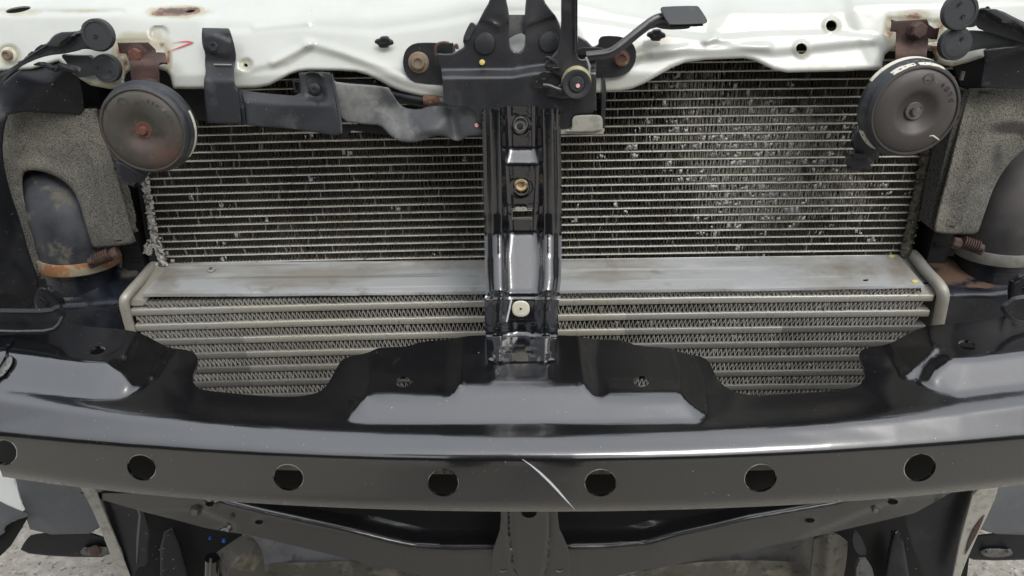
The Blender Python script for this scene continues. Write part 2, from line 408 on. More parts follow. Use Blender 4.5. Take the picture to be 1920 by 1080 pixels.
m_plate = M('oxidised_aluminium_sheet', (.44, .455, .46), .36, metal=.15, spec=.6, layers=[
    dict(col=(.29, .275, .235), scale=10, lo=.5, hi=.62, op=.85, rough=.6, st=(.5, 1.5, 1)),
    dict(col=(.60, .60, .57), scale=26, lo=.56, hi=.66, op=.6, rough=.5, st=(.4, 1.6, 1)), dict(col=(.66, .66, .64), scale=34, lo=.60, hi=.66, op=.6, st=(.06, 3, 3)), dict(col=(.2, .19, .17), scale=30, lo=.62, hi=.68, op=.6, st=(.08, 3, 3)), dict(col=(.22, .2, .16), scale=55, lo=.60, hi=.70, op=.5),
    dict(col=(.21, .19, .15), scale=40, attr=True, amp=.8, lo=.6, hi=1.0, rough=.75, op=.9)], bump=[(20, .0005, (.3, 1, 1))])
m_icfin = M('intercooler_fin_metal', (.36, .35, .32), .5, metal=.1, layers=[
    dict(col=(.15, .135, .115), scale=12, lo=.45, hi=.65, op=.6), dict(col=(.42, .4, .36), scale=300, lo=.6, hi=.7, op=.6)])
m_dark = M('dark_matt_plastic', (.012, .012, .013), .7)
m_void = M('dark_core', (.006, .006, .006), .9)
m_rust = M('rusty_steel', (.055, .032, .027), .75, layers=[
    dict(col=(.095, .052, .042), scale=70, lo=.45, hi=.65), dict(col=(.19, .16, .14), scale=160, lo=.62, hi=.72, op=.5), dict(col=(.03, .022, .02), scale=120, lo=.6, hi=.72)], bump=[(400, .0002)])
m_rustbr = M('bright_rust', (.12, .062, .042), .8, layers=[
    dict(col=(.22, .11, .06), scale=200, lo=.5, hi=.65), dict(col=(.3, .26, .2), scale=260, lo=.6, hi=.7, op=.7)], bump=[(500, .0003)])
m_rustnut = M('red_brown_rust', (.12, .05, .036), .8, layers=[dict(col=(.19, .085, .06), scale=300, lo=.5, hi=.7)], bump=[(600, .0002)])
m_zinc = M('weathered_zinc', (.20, .165, .12), .6, metal=.3, layers=[dict(col=(.26, .14, .085), scale=200, lo=.5, hi=.65), dict(col=(.35, .32, .27), scale=300, lo=.6, hi=.72)], bump=[(400, .0002)])
m_steel = M('dull_steel', (.17, .17, .165), .5, metal=.5, layers=[dict(col=(.08, .075, .07), scale=200, lo=.5, hi=.7)])
m_horn = M('horn_brown_steel', (.062, .055, .048), .5, metal=.1, layers=[
    dict(col=(.115, .068, .05), scale=40, lo=.48, hi=.66, op=.75, rough=.7), dict(col=(.07, .075, .058), scale=32, lo=.5, hi=.62, op=.85), dict(col=(.035, .028, .025), scale=60, lo=.55, hi=.68, op=.7), dict(col=(.2, .19, .17), scale=110, lo=.64, hi=.75, op=.45)], bump=[(200, .0001)])
m_horn2 = M('horn_grey_brown_steel', (.066, .059, .056), .5, metal=.1, layers=[
    dict(col=(.065, .052, .046), scale=20, lo=.45, hi=.7, op=.8), dict(col=(.3, .29, .26), scale=400, detail=1, lo=.74, hi=.78, op=.5)], bump=[(200, .00006)])
m_cream = M('cream_paint', (.62, .60, .50), .5, layers=[dict(col=(.4, .37, .28), scale=120, lo=.58, hi=.7)])
m_clamp = M('corroded_clamp_band', (.34, .30, .22), .6, metal=.3, layers=[
    dict(col=(.33, .16, .07), scale=42, lo=.46, hi=.56, rough=.85), dict(col=(.55, .40, .2), scale=150, lo=.55, hi=.68, op=.7), dict(col=(.12, .1, .09), scale=100, lo=.64, hi=.72, op=.6)], bump=[(300, .0002)])
m_clamp2 = M('dull_clamp_band', (.24, .235, .21), .6, metal=.3, layers=[dict(col=(.16, .15, .13), scale=60, lo=.45, hi=.65), speck((.5, .5, .4), 500, .74, .78)], bump=[(300, .0001)])
m_corr = M('white_corrosion', (.6, .59, .55), .9, layers=[
    dict(col=(.12, .10, .08), scale=230, lo=.48, hi=.58), dict(col=(.75, .75, .72), scale=320, lo=.58, hi=.68)], bump=[(260, .0025)])
m_moss = M('mossy_grime', (.10, .092, .065), .9, layers=[
    dict(col=(.035, .033, .025), scale=190, lo=.46, hi=.56), dict(col=(.24, .225, .17), scale=320, lo=.6, hi=.68)], bump=[(260, .002)])
m_ground = M('concrete_ground', (.26, .24, .205), .95, layers=[
    dict(col=(.33, .31, .27), scale=60, lo=.48, hi=.6), dict(col=(.09, .082, .07), scale=110, lo=.56, hi=.68), dict(col=(.48, .46, .42), scale=160, detail=2, lo=.66, hi=.72)], bump=[(90, .004)])
m_scratch = M('bare_scratch', (.62, .66, .70), .4)
m_red = M('red_crayon', (.62, .06, .07), .6)
m_pink = M('pink_paint_dot', (.72, .40, .38), .6)
m_yellow = M('yellow_paint', (.66, .55, .17), .6)
m_plug = M('ivory_plastic', (.66, .63, .50), .4)
m_blue = M('blue_plastic', (.01, .09, .36), .4)
m_lightgrey = M('faded_grey_plastic', (.13, .13, .135), .5, layers=[
    dict(col=(.24, .23, .21), scale=16, lo=.48, hi=.65, op=.8), dict(col=(.06, .055, .05), scale=60, lo=.58, hi=.7, op=.8)], bump=[(100, .0003)])
m_tan = M('mud_stained_duct', (.085, .08, .066), .8, layers=[
    dict(col=(.19, .175, .135), scale=26, lo=.52, hi=.66), dict(col=(.04, .036, .03), scale=70, lo=.55, hi=.68)], bump=[(150, .0008)])
m_paletab = M('pale_dusty_steel', (.33, .32, .28), .7, layers=[dict(col=(.2, .19, .16), scale=100, lo=.5, hi=.7)])
m_liner = M('grey_arch_liner', (.10, .106, .115), .5, layers=[dict(col=(.14, .15, .155), scale=12, lo=.45, hi=.65), speck()], bump=[(200, .00008)])
m_bumperwhite = M('white_bumper_paint', (.78, .81, .80), .3, coat=1, crough=.05)
m_edge = M('worn_cut_edge', (.5, .5, .48), .5, metal=.3, layers=[dict(col=(.02, .02, .02), scale=60, lo=.45, hi=.62)])
m_member = M('crossmember_black_paint', (.007, .0072, .008), .4, coat=1, crough=.16, cior=1.85, layers=[dict(col=(.03, .028, .026), scale=9, lo=.5, hi=.8, op=.6), speck((.5, .5, .5), 500, .785, .8, .7)], bump=[(25, .0001)])

# ================================================================ GROUND AND DARK INNER BODY
V = [(-40, -40, -.62), (40, -40, -.62), (40, 40, -.62), (-40, 40, -.62)]
tag(mk('ground', V, [(0, 1, 2, 3)], m_ground, smooth=False), kind='structure')

V = []; F = []; nx_, nz_ = 150, 16
for j in range(nz_+1):
    for i in range(nx_+1):
        a_ = (i/nx_-.5)*2.6; r_ = 5.5+random.uniform(-.22, .22); V.append((r_*math.sin(a_)*1.3, -.6-r_*math.cos(a_)+random.uniform(-.1, .1), -.62+2.35*j/nz_+random.uniform(-.09, .09)))
for j in range(nz_):
    for i in range(nx_): b = j*(nx_+1)+i; F.append((b, b+1, b+nx_+2, b+nx_+1))
tag(mk('hedge', V, F, M('hedge_leaves', (.035, .06, .022), .7, layers=[dict(col=(.09, .12, .05), scale=9, lo=.5, hi=.65), dict(col=(.015, .02, .01), scale=14, lo=.5, hi=.6)]), smooth=False), kind='stuff')

# ================================================================ WHITE UPPER PANEL
pan = thing('upper_radiator_support', 'white painted steel panel across the top with rust round its bracket holes', 'body panel', W(960, 60, -.03))
low_l = [(236, 158), (233, 150), (236, 139), (244, 132), (262, 128), (300, 130), (312, 134), (319, 143), (322, 156), (325, 166), (355, 167), (443, 166), (480, 165), (505, 160), (525, 150), (545, 139), (560, 134), (580, 132), (640, 133), (668, 135), (690, 141), (712, 152), (732, 163), (752, 171), (790, 181), (830, 186), (900, 188), (1060, 186), (1110, 175), (1137, 172), (1160, 171), (1185, 166), (1207, 157), (1230, 144), (1258, 128), (1285, 117), (1325, 112), (1370, 110), (1395, 109), (1413, 113), (1430, 121), (1450, 131), (1475, 136), (1580, 134), (1654, 129), (1656, 115), (1659, 103), (1668, 95), (1685, 92), (1735, 91), (1747, 93), (1751, 103), (1753, 114), (1770, 122), (1785, 125), (1815, 117), (1843, 108), (1850, 95), (1875, 75), (1945, 80), (1960, -60), (-40, -60), (-40, 136), (60, 130), (110, 115), (150, 148), (170, 160), (207, 167), (228, 165)]
fp = Field(-60, -80, 1980, 210, 2)
ridge_l = [(-60, 26), (110, 25), (215, 24), (285, 33), (375, 33), (400, 38), (480, 40), (560, 38), (620, 34), (700, 33), (770, 25), (830, 15), (880, 4), (960, -2), (1060, -2), (1110, 8), (1150, 20), (1200, 28), (1260, 32), (1330, 26), (1370, 18), (1480, 20), (1580, 17), (1600, 6), (1650, 2), (1980, -4)]
fp.tin([(-60, 210, -.047), (1980, 210, -.047), (-60, -80, .05), (1980, -80, .05), (960, -80, .05), (500, -80, .05), (1450, -80, .05), (960, 210, -.047)],
       [[(x, 140, -.044) for x in range(-60, 2000, 170)],
        [(x, y+9, -.0235) for x, y in ridge_l], [(x, y-1, -.0205) for x, y in ridge_l], [(x, y-16, -.011) for x, y in ridge_l]])
fp.blur(3.5)
fp.press([(430, 60), (560, 52), (700, 62), (830, 44), (900, 30), (1040, 30), (1150, 44), (1240, 60), (1330, 70), (1440, 62), (1560, 60), (1640, 70), (1640, 80), (1450, 100), (1340, 80), (1200, 110), (1120, 150), (980, 150), (820, 150), (700, 122), (590, 84), (540, 118), (430, 140)], -.0024, 16)
fp.ridge([(512, 118), (545, 100), (582, 82)], -.0026, 7).ridge([(478, 52), (530, 47), (578, 43)], -.0022, 6)
fp.ridge([(1225, 100), (1290, 94), (1370, 92), (1440, 88)], -.0024, 8).ridge([(1325, 78), (1342, 68)], -.0022, 6)
fp.ridge([(575, 82), (640, 100), (700, 122), (760, 150), (830, 168)], -.0024, 9)
fp.press(ell(298, 63, 17, 14), .0022, 4); fp.press(ell(17, 103, 20, 18), .0015, 4); fp.press(ell(461, 121, 12, 11), .0022, 3)
fp.ridge([(-40, 20), (60, 23), (230, 22)], .003, 5)
for hx, hy in ((1559, 48), (1503, 91)): fp.press(ell(hx, hy, 16, 16), -.0012, 4)
fp.press([(216, 76), (298, 74), (318, 100), (318, 128), (300, 160), (240, 160), (235, 110), (216, 100)], .001, 5)
fp.press([(1665, 33), (1768, 40), (1764, 82), (1740, 84), (1740, 140), (1672, 140), (1672, 66), (1663, 60)], .001, 5)
panel_dirt = [(x_, y_, a_*1.1, b_*1.1, c_*1.12) for x_, y_, a_, b_, c_ in [(225, 95, 16, 26, .75), (298, 66, 16, 15, .42), (300, 82, 26, 14, .7), (315, 110, 9, 30, .75), (235, 122, 9, 24, .8), (262, 70, 46, 12, .6), (215, 160, 40, 8, .62), (200, 152, 20, 10, .6), (165, 155, 18, 6, .65),
    (17, 103, 19, 18, .95), (330, 22, 46, 9, 1.25), (300, 26, 20, 6, 1.1), (360, 18, 20, 6, 1.2), (35, 22, 50, 8, .5), (160, 21, 80, 4, .45),
    (1715, 30, 38, 12, .72), (1668, 58, 12, 28, .78), (1762, 52, 15, 22, .75), (1755, 90, 18, 26, .82), (1680, 88, 10, 16, .7), (1752, 110, 7, 14, 1.1), (1790, 120, 34, 7, .72), (1559, 50, 20, 18, .55), (1503, 92, 18, 17, .5), (461, 121, 12, 12, .5),
    (1240, 78, 26, 22, .42), (1200, 90, 40, 30, .33), (720, 92, 20, 8, .4), (395, 165, 90, 3.2, .62), (640, 134, 70, 2.5, .55), (1350, 112, 60, 2.5, .6), (1580, 134, 90, 2.6, .6), (780, 180, 60, 3, .5), (1170, 170, 50, 3, .5), (1530, 124, 90, 5, .4)]]
sheet('pressed_panel', low_l, fp, .0012, m_white, pan, holes=[ell(1559, 48, 10.5, 10.5, n=20), ell(1503, 91, 10.5, 10.5, n=20), ell(34, 18, 24, 5.5, -10), ell(357, 21, 9, 2.6, -8, 14), ell(461, 122, 4, 3, 30, 10)], sp=4.5, rim=7, rimh=.0035, dirt_tone=panel_dirt, esp=4)
# dark sheet added behind the panel openings to keep them black
sheet('panel_dark_backing', [(-40, -50), (1960, -50), (1960, 60), (1850, 70), (1700, 84), (1560, 100), (1430, 84), (1280, 96), (1180, 140), (1000, 165), (780, 160), (560, 110), (330, 140), (120, 100), (-40, 110)], 0.062, .002, m_dark, pan, sp=60)
bolt(pan, 17, 103, -.041, 14, 9, m_zinc, m_cream, cup=True)
def strip(name, pts, wpx, Y, th, mat, parent, taper=True):
    P = np.array(rsmp(pts, 6, False)); n = len(P); d = np.gradient(P, axis=0); d /= np.hypot(*d.T)[:, None]
    w = (np.sin(np.linspace(0.08, math.pi-.08, n)) if taper else np.ones(n))[:, None]*wpx/2
    nn = np.stack([-d[:, 1], d[:, 0]], 1); o = np.concatenate([P+nn*w, (P-nn*w)[::-1]])
    return sheet(name, o.tolist(), (lambda Q: Y(Q)) if callable(Y) else Y, th, mat, parent, sp=200, esp=6)
strip('crayon_mark', [(312, 98), (335, 89), (362, 79), (350, 77), (330, 79), (322, 81)], 2.2, lambda Q: fp(Q)-.0012, .0002, m_red, pan)
for cx, cy, w in ((720, 79, 19), (1230, 66, 19)):           # push-in clips
    c = thing('push_clip', 'black push in clip in the white panel left of the latch' if cx < 900 else 'black push in clip in the white panel under the rubber topped arm', 'clip', W(cx, cy, -.037), 'black clips pressed into the white panel')
    sheet('clip_head', smooth_poly([(cx-w, cy+1), (cx-w+4, cy-6), (cx-8, cy-7), (cx-6, cy-11), (cx+8, cy-12), (cx+11, cy-6), (cx+w-2, cy-4), (cx+w, cy+4), (cx+9, cy+7), (cx+8, cy+11), (cx-9, cy+11), (cx-11, cy+5)], 1), -.042, .003, m_plastic, c, sp=5, rim=4, rimh=.0018)
    sheet('clip_latch', smooth_poly([(cx-8, cy-5), (cx+8, cy-6), (cx+8, cy+1), (cx+4, cy+5), (cx-5, cy+5), (cx-8, cy+1)], 1), -.0435, .0015, m_grease, c, sp=4)

# ================================================================ RADIATOR
rad = thing('radiator', 'aluminium radiator core with flattened bright fins on its right side', 'radiator', W(978, 490, 0))
zb = W(960, 493, 0).z; z0 = W(960, 480, 0).z; z1 = W(960, 272.5, 0).z; PZ = (z1-z0)/14.0
xl, xr = W(311, 490, 0).x, W(1700, 480, 0).x
BOW = -.0016
def bow(x): return BOW*((x/.33)**2)
nrow = 27
prof = [(-.0004, -.0007), (-.0009, 0), (-.0004, .0007)]
def tubebar(z, x0, x1, hh, yf, yb, n=24, r=.4):
    V = []; F = []; xs = np.linspace(x0, x1, n)
    sec = [(yb, -hh), (yf+hh*r, -hh), (yf, -hh*.55), (yf, hh*.55), (yf+hh*r, hh), (yb, hh)]
    for x in xs:
        for y, dz in sec: V.append((x, y, z+bow(x)+dz))
    k = len(sec)
    for i in range(n-1):
        for j in range(k): F.append((i*k+j, i*k+(j+1) % k, (i+1)*k+(j+1) % k, (i+1)*k+j))
    F.append(tuple(range(k))); F.append(tuple((n-1)*k+j for j in range(k))[::-1])
    return V, F
def damage(px, py):       # where stone chips flattened the fins (drawing coordinates)
    d = 1.0*math.exp(-(((px-1400)/150)**2+((py-265)/70)**2)) + .9*math.exp(-(((px-1420)/120)**2+((py-380)/48)**2)) + .5*math.exp(-(((px-1290)/60)**2+((py-170)/30)**2))+.45*math.exp(-(((px-1600)/40)**2+((py-365)/50)**2))
    return min(1, d+.015)
def proj(p):
    q = Vector(p)-CAM; z = q.dot(FWD); return 960+FPX*q.dot(RT)/z, 540-FPX*q.dot(UP)/z
flecks = []
rowz = [z0-PZ*.02+PZ*i for i in range(nrow)]
for i, z in enumerate(rowz):
    wz = S(960, proj((0, 0, z))[1], 0)
    V, F = tubebar(z, xl-.004, xr+.004, .0006, -.0005, .022, 60)
    V = [(a, b, c+random.gauss(0, .00006)) for a, b, c in V]
    mk('tube', V, F, m_tube, rad)
for i in range(-1, nrow-1):
    za = rowz[i]+.0008 if i >= 0 else zb; zc = rowz[i+1]-.0008; h = zc-za
    pitch = .00158; n = int((xr-xl)/pitch); xs = xl+np.arange(n)*pitch+rng.normal(0, .00007, n)
    lean = rng.normal(0, .00025, n)+.0006*np.sign(np.sin(np.arange(n)*math.pi))
    V = []; F = []
    side = np.where(np.arange(n) % 2 == 0, 1, -1)*.00028
    bend = np.zeros(n)
    for j in range(n):
        px, py = proj((xs[j], 0, za)); 
        if random.random() < damage(px, py)*.5: bend[j] = rng.normal(0, .0009)
    t = .00017; y0, y1 = .0002, .010
    b = bow(xs)
    for j in range(n):
        xa = xs[j]-side[j]; xb = xs[j]+side[j]+lean[j]; xm = (xa+xb)/2+bend[j]; zm = (za+zc)/2
        base = len(V); z_ = b[j]
        for (x, zz) in ((xa, za), (xm, zm), (xb, zc)):
            V += [(x-t, y0, zz+z_), (x+t, y0, zz+z_), (x-t, y1, zz+z_), (x+t, y1, zz+z_)]
        for q in (0, 4):
            F += [(base+q, base+q+1, base+q+5, base+q+4), (base+q+1, base+q+3, base+q+7, base+q+5), (base+q+2, base+q, base+q+4, base+q+6)]
    dv = np.repeat([max(damage(*proj((xs[j], 0, za))), random.choice((.25, .5, .5, .9)) if random.random() < .045 else 0) for j in range(n)], 12)
    tag(mk('fin_row', V, F, m_fin, rad, smooth=False, dirt_tone=dv), kind='stuff')
    # flattened fins: small crumpled folds
    x = xl
    while x < xr:
        px, py = proj((x, 0, (za+zc)/2)); d = damage(px, py)
        clump = .5+.5*math.sin(x*90+i*2.1)*math.sin(x*37+i)
        if random.random() < d*clump*.8: flecks.append((x, za+bow(x), h, d))
        x += random.uniform(.002, .0042)
V = []; F = []
for (x, za, h, d) in flecks:
    k = random.choice((2, 3, 4, 5))
    for _ in range(k):
        w = random.choice((.0004, .0006, .0009, .0016)); hh = random.uniform(.12, .5)*h; cx = x+random.gauss(0, .0022); cz = za+h*random.uniform(.25, .75); y = random.uniform(-.0007, .0003)
        sk = random.uniform(-.0008, .0008); b = len(V)
        V += [(cx-w, y+.0006, cz-hh), (cx+w*.7, y+.0002, cz-hh*.8), (cx+w+sk, y+.0007, cz+hh), (cx-w+sk, y, cz+hh*.7), (cx+sk*.5, y-.0006, cz)]
        F += [(b, b+1, b+4), (b+1, b+2, b+4), (b+2, b+3, b+4), (b+3, b, b+4)]
tag(mk('bent_fins', V, F, m_finlight, rad, smooth=False), kind='stuff')
mk('core_backing', *box_g(xl-.03, xr+.03, .023, .03, zb-.17, rowz[-1]+.03), m_void, rad, smooth=False)
mk('side_channel', *box_g(xl-.035, xl-.0185, -.004, .022, zb-.17, rowz[-1]+.03), m_dark, rad, smooth=False)
mk('side_channel', *box_g(xr+.0175, xr+.035, -.004, .022, zb-.17, rowz[-1]+.03), m_dark, rad, smooth=False)
for sx in (-1, 1):                                           # tank ribs
    for k in range(12):
        z = zb+.012+k*.0125; x = xl-.03 if sx < 0 else xr+.020
        mk('tank_rib', *box_g(x, x+.011, -.0065, .0, z, z+.0022), m_dark, rad, smooth=False)
def crust(name, p, r, mat, par, jit, Y=-.004, n=7):
    c = curve3([W(x, y, Y) for x, y in p], n); k = 12; V, F = tube_g(c, [r*random.uniform(.75, 1.2) for _ in c], k, .5, (0, 1, 0))
    V = [Vector(v)+Vector((random.gauss(0, jit), random.gauss(0, jit*.5), random.gauss(0, jit))) for v in V]
    return mk(name, V, F, mat, par, smooth=30)
crust('corroded_seam', [(271, 322), (274, 350), (280, 385), (285, 420), (293, 455), (301, 478), (306, 498)], .0034, m_corr, rad, .0007, n=16)
crust('corroded_seam', [(285, 452), (279, 462), (276, 476)], .003, m_corr, rad, .0009)
crust('grimy_seam', [(1738, 280), (1731, 320), (1724, 350), (1716, 390), (1708, 430), (1702, 455), (1697, 480)], .0048, m_moss, rad, .0005, n=10)
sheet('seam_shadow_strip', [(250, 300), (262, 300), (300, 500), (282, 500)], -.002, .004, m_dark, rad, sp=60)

# ================================================================ INTERCOOLER
YI = -.050
ic = thing('intercooler', 'bare aluminium intercooler with broad tubes below the radiator', 'intercooler', W(978, 560, YI))
zt = W(960, 551, YI).z
icp = (W(960, 570, YI).z-W(960, 708.5, YI).z)/5.0
def icx(px, py): return W(px, py, YI).x
xL, xR = icx(243, 575), icx(1753, 548)
zc0 = W(960, 570, YI).z
def icbow(x): return -.0022*((x/.35)**2)
for k in range(10):
    zc = zc0-k*icp; n = 70; hh = .0034; V = []; F = []; sec = [(YI+.045, -hh), (YI+.0012, -hh), (YI+.0001, -hh*.72), (YI, hh*.62), (YI+.0004, hh*.88), (YI+.0016, hh), (YI+.045, hh)]
    ph = random.random()*6; n = 420; xs = np.linspace(xL, xR, n)
    for x in xs:
        w = .00006*math.sin(x*40+ph); j_ = abs(random.gauss(0, .00022))
        for q_, (y, dz) in enumerate(sec): V.append((x, y+w-(j_*.5 if q_ in (4, 5) else 0), zc+icbow(x)+dz+(j_ if q_ == 5 else 0)))
    m = len(sec)
    for i in range(n-1):
        for j in range(m): F.append((i*m+j, i*m+(j+1) % m, (i+1)*m+(j+1) % m, (i+1)*m+j))
    F.append(tuple(range(m))); F.append(tuple((n-1)*m+j for j in range(m))[::-1])
    dv = [min(1, max(0, (k-1.2)*.16+(.25 if abs(v[0]) > .24 and k > 1 else 0)+(.28 if v[0] > .1 else 0)*(k > 0))) for v in V]  # tubes get darker lower down and to the right
    mk('tube', V, F, m_alu, ic, smooth=60, dirt_tone=dv)
    # corrugated fin row above this tube
    zl = zc+hh; zh = zc+icp-hh if k else zt-.0002
    a0 = icx(268, 560) if k == 0 else xL+.003; a1 = icx(1728, 540) if k == 0 else xR-.008
    P = .0039; ph = random.random()*P; ns = 8; N_ = int((a1-a0)/P*ns); V = []; F = []; per = {}
    amp = (zh-zl)/2*.97; mid = (zh+zl)/2; line = []
    for j in range(N_):
        x = a0+j*P/ns; c_ = int(j/ns)
        if c_ not in per: per[c_] = (rng.normal(0, .00018), rng.normal(0, .05), rng.normal(0, .0003))
        q = 2*math.pi*j/ns; s_ = math.sin(q); s_ = math.copysign(abs(s_)**.7, s_)
        lean = .0011*(x/.35)
        line.append((x+per[c_][0]+lean*s_+.00025*math.sin(2*q), mid+icbow(x)+amp*s_*(1+min(0, per[c_][1])), per[c_][2]))
    tt = .00026
    for j, (x, z, dy) in enumerate(line):
        a = line[max(0, j-1)]; b_ = line[min(len(line)-1, j+1)]; dx, dz = b_[0]-a[0], b_[1]-a[1]; L_ = math.hypot(dx, dz) or 1
        nx, nz = -dz/L_*tt, dx/L_*tt; yy = YI+.0010+dy
        V += [(x-nx, yy, z-nz), (x+nx, yy, z+nz), (x-nx, yy+.009, z-nz), (x+nx, yy+.009, z+nz)]
        if j:
            b = 4*j; F += [(b-4, b, b+1, b-3), (b-3, b+1, b+3, b-1), (b-2, b+2, b, b-4)]
    tag(mk('fin_row', V, F, m_icfin, ic, smooth=False), kind='stuff')
    V = []; F = []                                          # folded flecks on damaged fins
    for _ in range(26 if k else 14):
        x = random.uniform(a0, a1) if random.random() < .4 else random.uniform(.02, .33); w = random.uniform(.0005, .0014); hh2 = amp*random.uniform(.3, .8); b = len(V); y = YI+.0018; z = mid+icbow(x)+random.uniform(-.3, .3)*amp; sk = random.uniform(-.001, .001)
        V += [(x-w, y, z-hh2), (x+w, y+.0006, z-hh2*.8), (x+w+sk, y, z+hh2), (x-w+sk, y+.0008, z+hh2*.8), (x, y-.0007, z)]
        F += [(b, b+1, b+4), (b+1, b+2, b+4), (b+2, b+3, b+4), (b+3, b, b+4)]
    tag(mk('bent_fins', V, F, m_finlight if k > 2 else m_icfin, ic, smooth=False), kind='stuff')
mk('core_backing', *box_g(xL, xR, YI+.012, YI+.04, zc0-10*icp, zt-.004), m_void, ic, smooth=False)
fpl = Field(200, 460, 1800, 570, 2)
fpl.tin([], [[(200, 560, YI), (268, 554, YI), (960, 548.5, YI), (1731, 538, YI), (1800, 536, YI)], [(200, 500, -.001), (318, 496, -.001), (960, 487, -.001), (1690, 479, -.001), (1800, 476, -.001)], [(200, 462, .01), (1800, 462, .01)], [(200, 570, YI), (1800, 570, YI)]])
fpl.ridge([(390, 542), (960, 535), (1590, 523)], -.0012, 3).ridge([(330, 509), (960, 500), (1670, 489)], .0012, 3).ridge([(400, 504), (960, 495), (1600, 485)], -.0008, 2)
fpl.blur(1.2)
sheet('top_plate', smooth_poly([(318, 495), (640, 491), (960, 487), (1330, 482), (1684, 477.5), (1731, 532), (1733, 538), (1440, 544), (1200, 546.5), (960, 549), (720, 552), (480, 554), (266, 554), (272, 546)], 1, keep=range(14)), fpl, .0012, m_plate, ic, holes=[ell(1623, 525, 6, 2.3, 0, 12)], sp=11, rim=3, rimh=-.0006, dirt_tone=[(1600, 505, 90, 26, .55), (300, 520, 40, 40, .6), (860, 500, 100, 12, .4), (960, 489, 700, 3, .6), (1690, 500, 40, 40, .6)])
fpr = plane(-.0495, 0, 0)
sheet('plate_lip', [(268, 551), (480, 551), (720, 549), (960, 546), (1200, 543.5), (1440, 541), (1732, 535), (1734, 548), (1729, 549), (1726, 539), (1440, 544.5), (1200, 547), (960, 549.5), (720, 552.5), (480, 555), (268, 556)], YI-.0006, .0008, m_plate, ic, sp=30)
bolt(ic, 396, 505, -.012, 7, 3, m_steel, m_plate, axis=(0, -.3, 1), cup=True)
for x, y in ((1716, 527), (1672, 480)):
    sheet('paint_dot', ell(x, y, 6, 3, 0, 12), lambda Q: fpl(Q)-.001, .0003, m_yellow, ic, sp=30)
# header plates and end frames
hd = Field(200, 460, 1800, 660, 2); hd.tin([], [[(200, 640, YI+.002), (1800, 640, YI+.002)], [(200, 566, YI+.002), (268, 562, YI+.002), (1800, 546, YI+.002)], [(200, 492, .002), (1800, 478, .002)], [(200, 462, .012), (1800, 462, .012)]])
sheet('header_plate', [(290, 497), (318, 494), (330, 505), (280, 556), (268, 573), (246, 573), (240, 560)], hd, .002, m_alu, ic, sp=12)
sheet('header_plate', [(1676, 480), (1712, 482), (1758, 540), (1757, 552), (1728, 552), (1726, 536)], hd, .002, m_alu, ic, sp=12, dirt_tone=[(1710, 510, 60, 60, .5)])
def endframe(path, r, dirt_tone):
    c = curve3([W(x, y, Y) for x, y, Y in path], 8); V, F = tube_g(c, r, 14, 1.0, (1, 0, 0))
    return mk('end_frame', V, F, m_alu, ic, smooth=60, dirt_tone=[dirt_tone]*len(V))
endframe([(296, 496, .0), (285, 500, -.004), (262, 527, -.028), (240, 552, YI+.003), (233, 566, YI-.002), (238, 592, YI-.001), (246, 622, YI), (254, 660, YI)], .0042, .05)
endframe([(1700, 483, .002), (1712, 479, -.003), (1735, 507, -.026), (1760, 534, YI+.004), (1768, 552, YI-.002), (1764, 580, YI-.001), (1758, 610, YI), (1752, 650, YI)], .0052, .22)

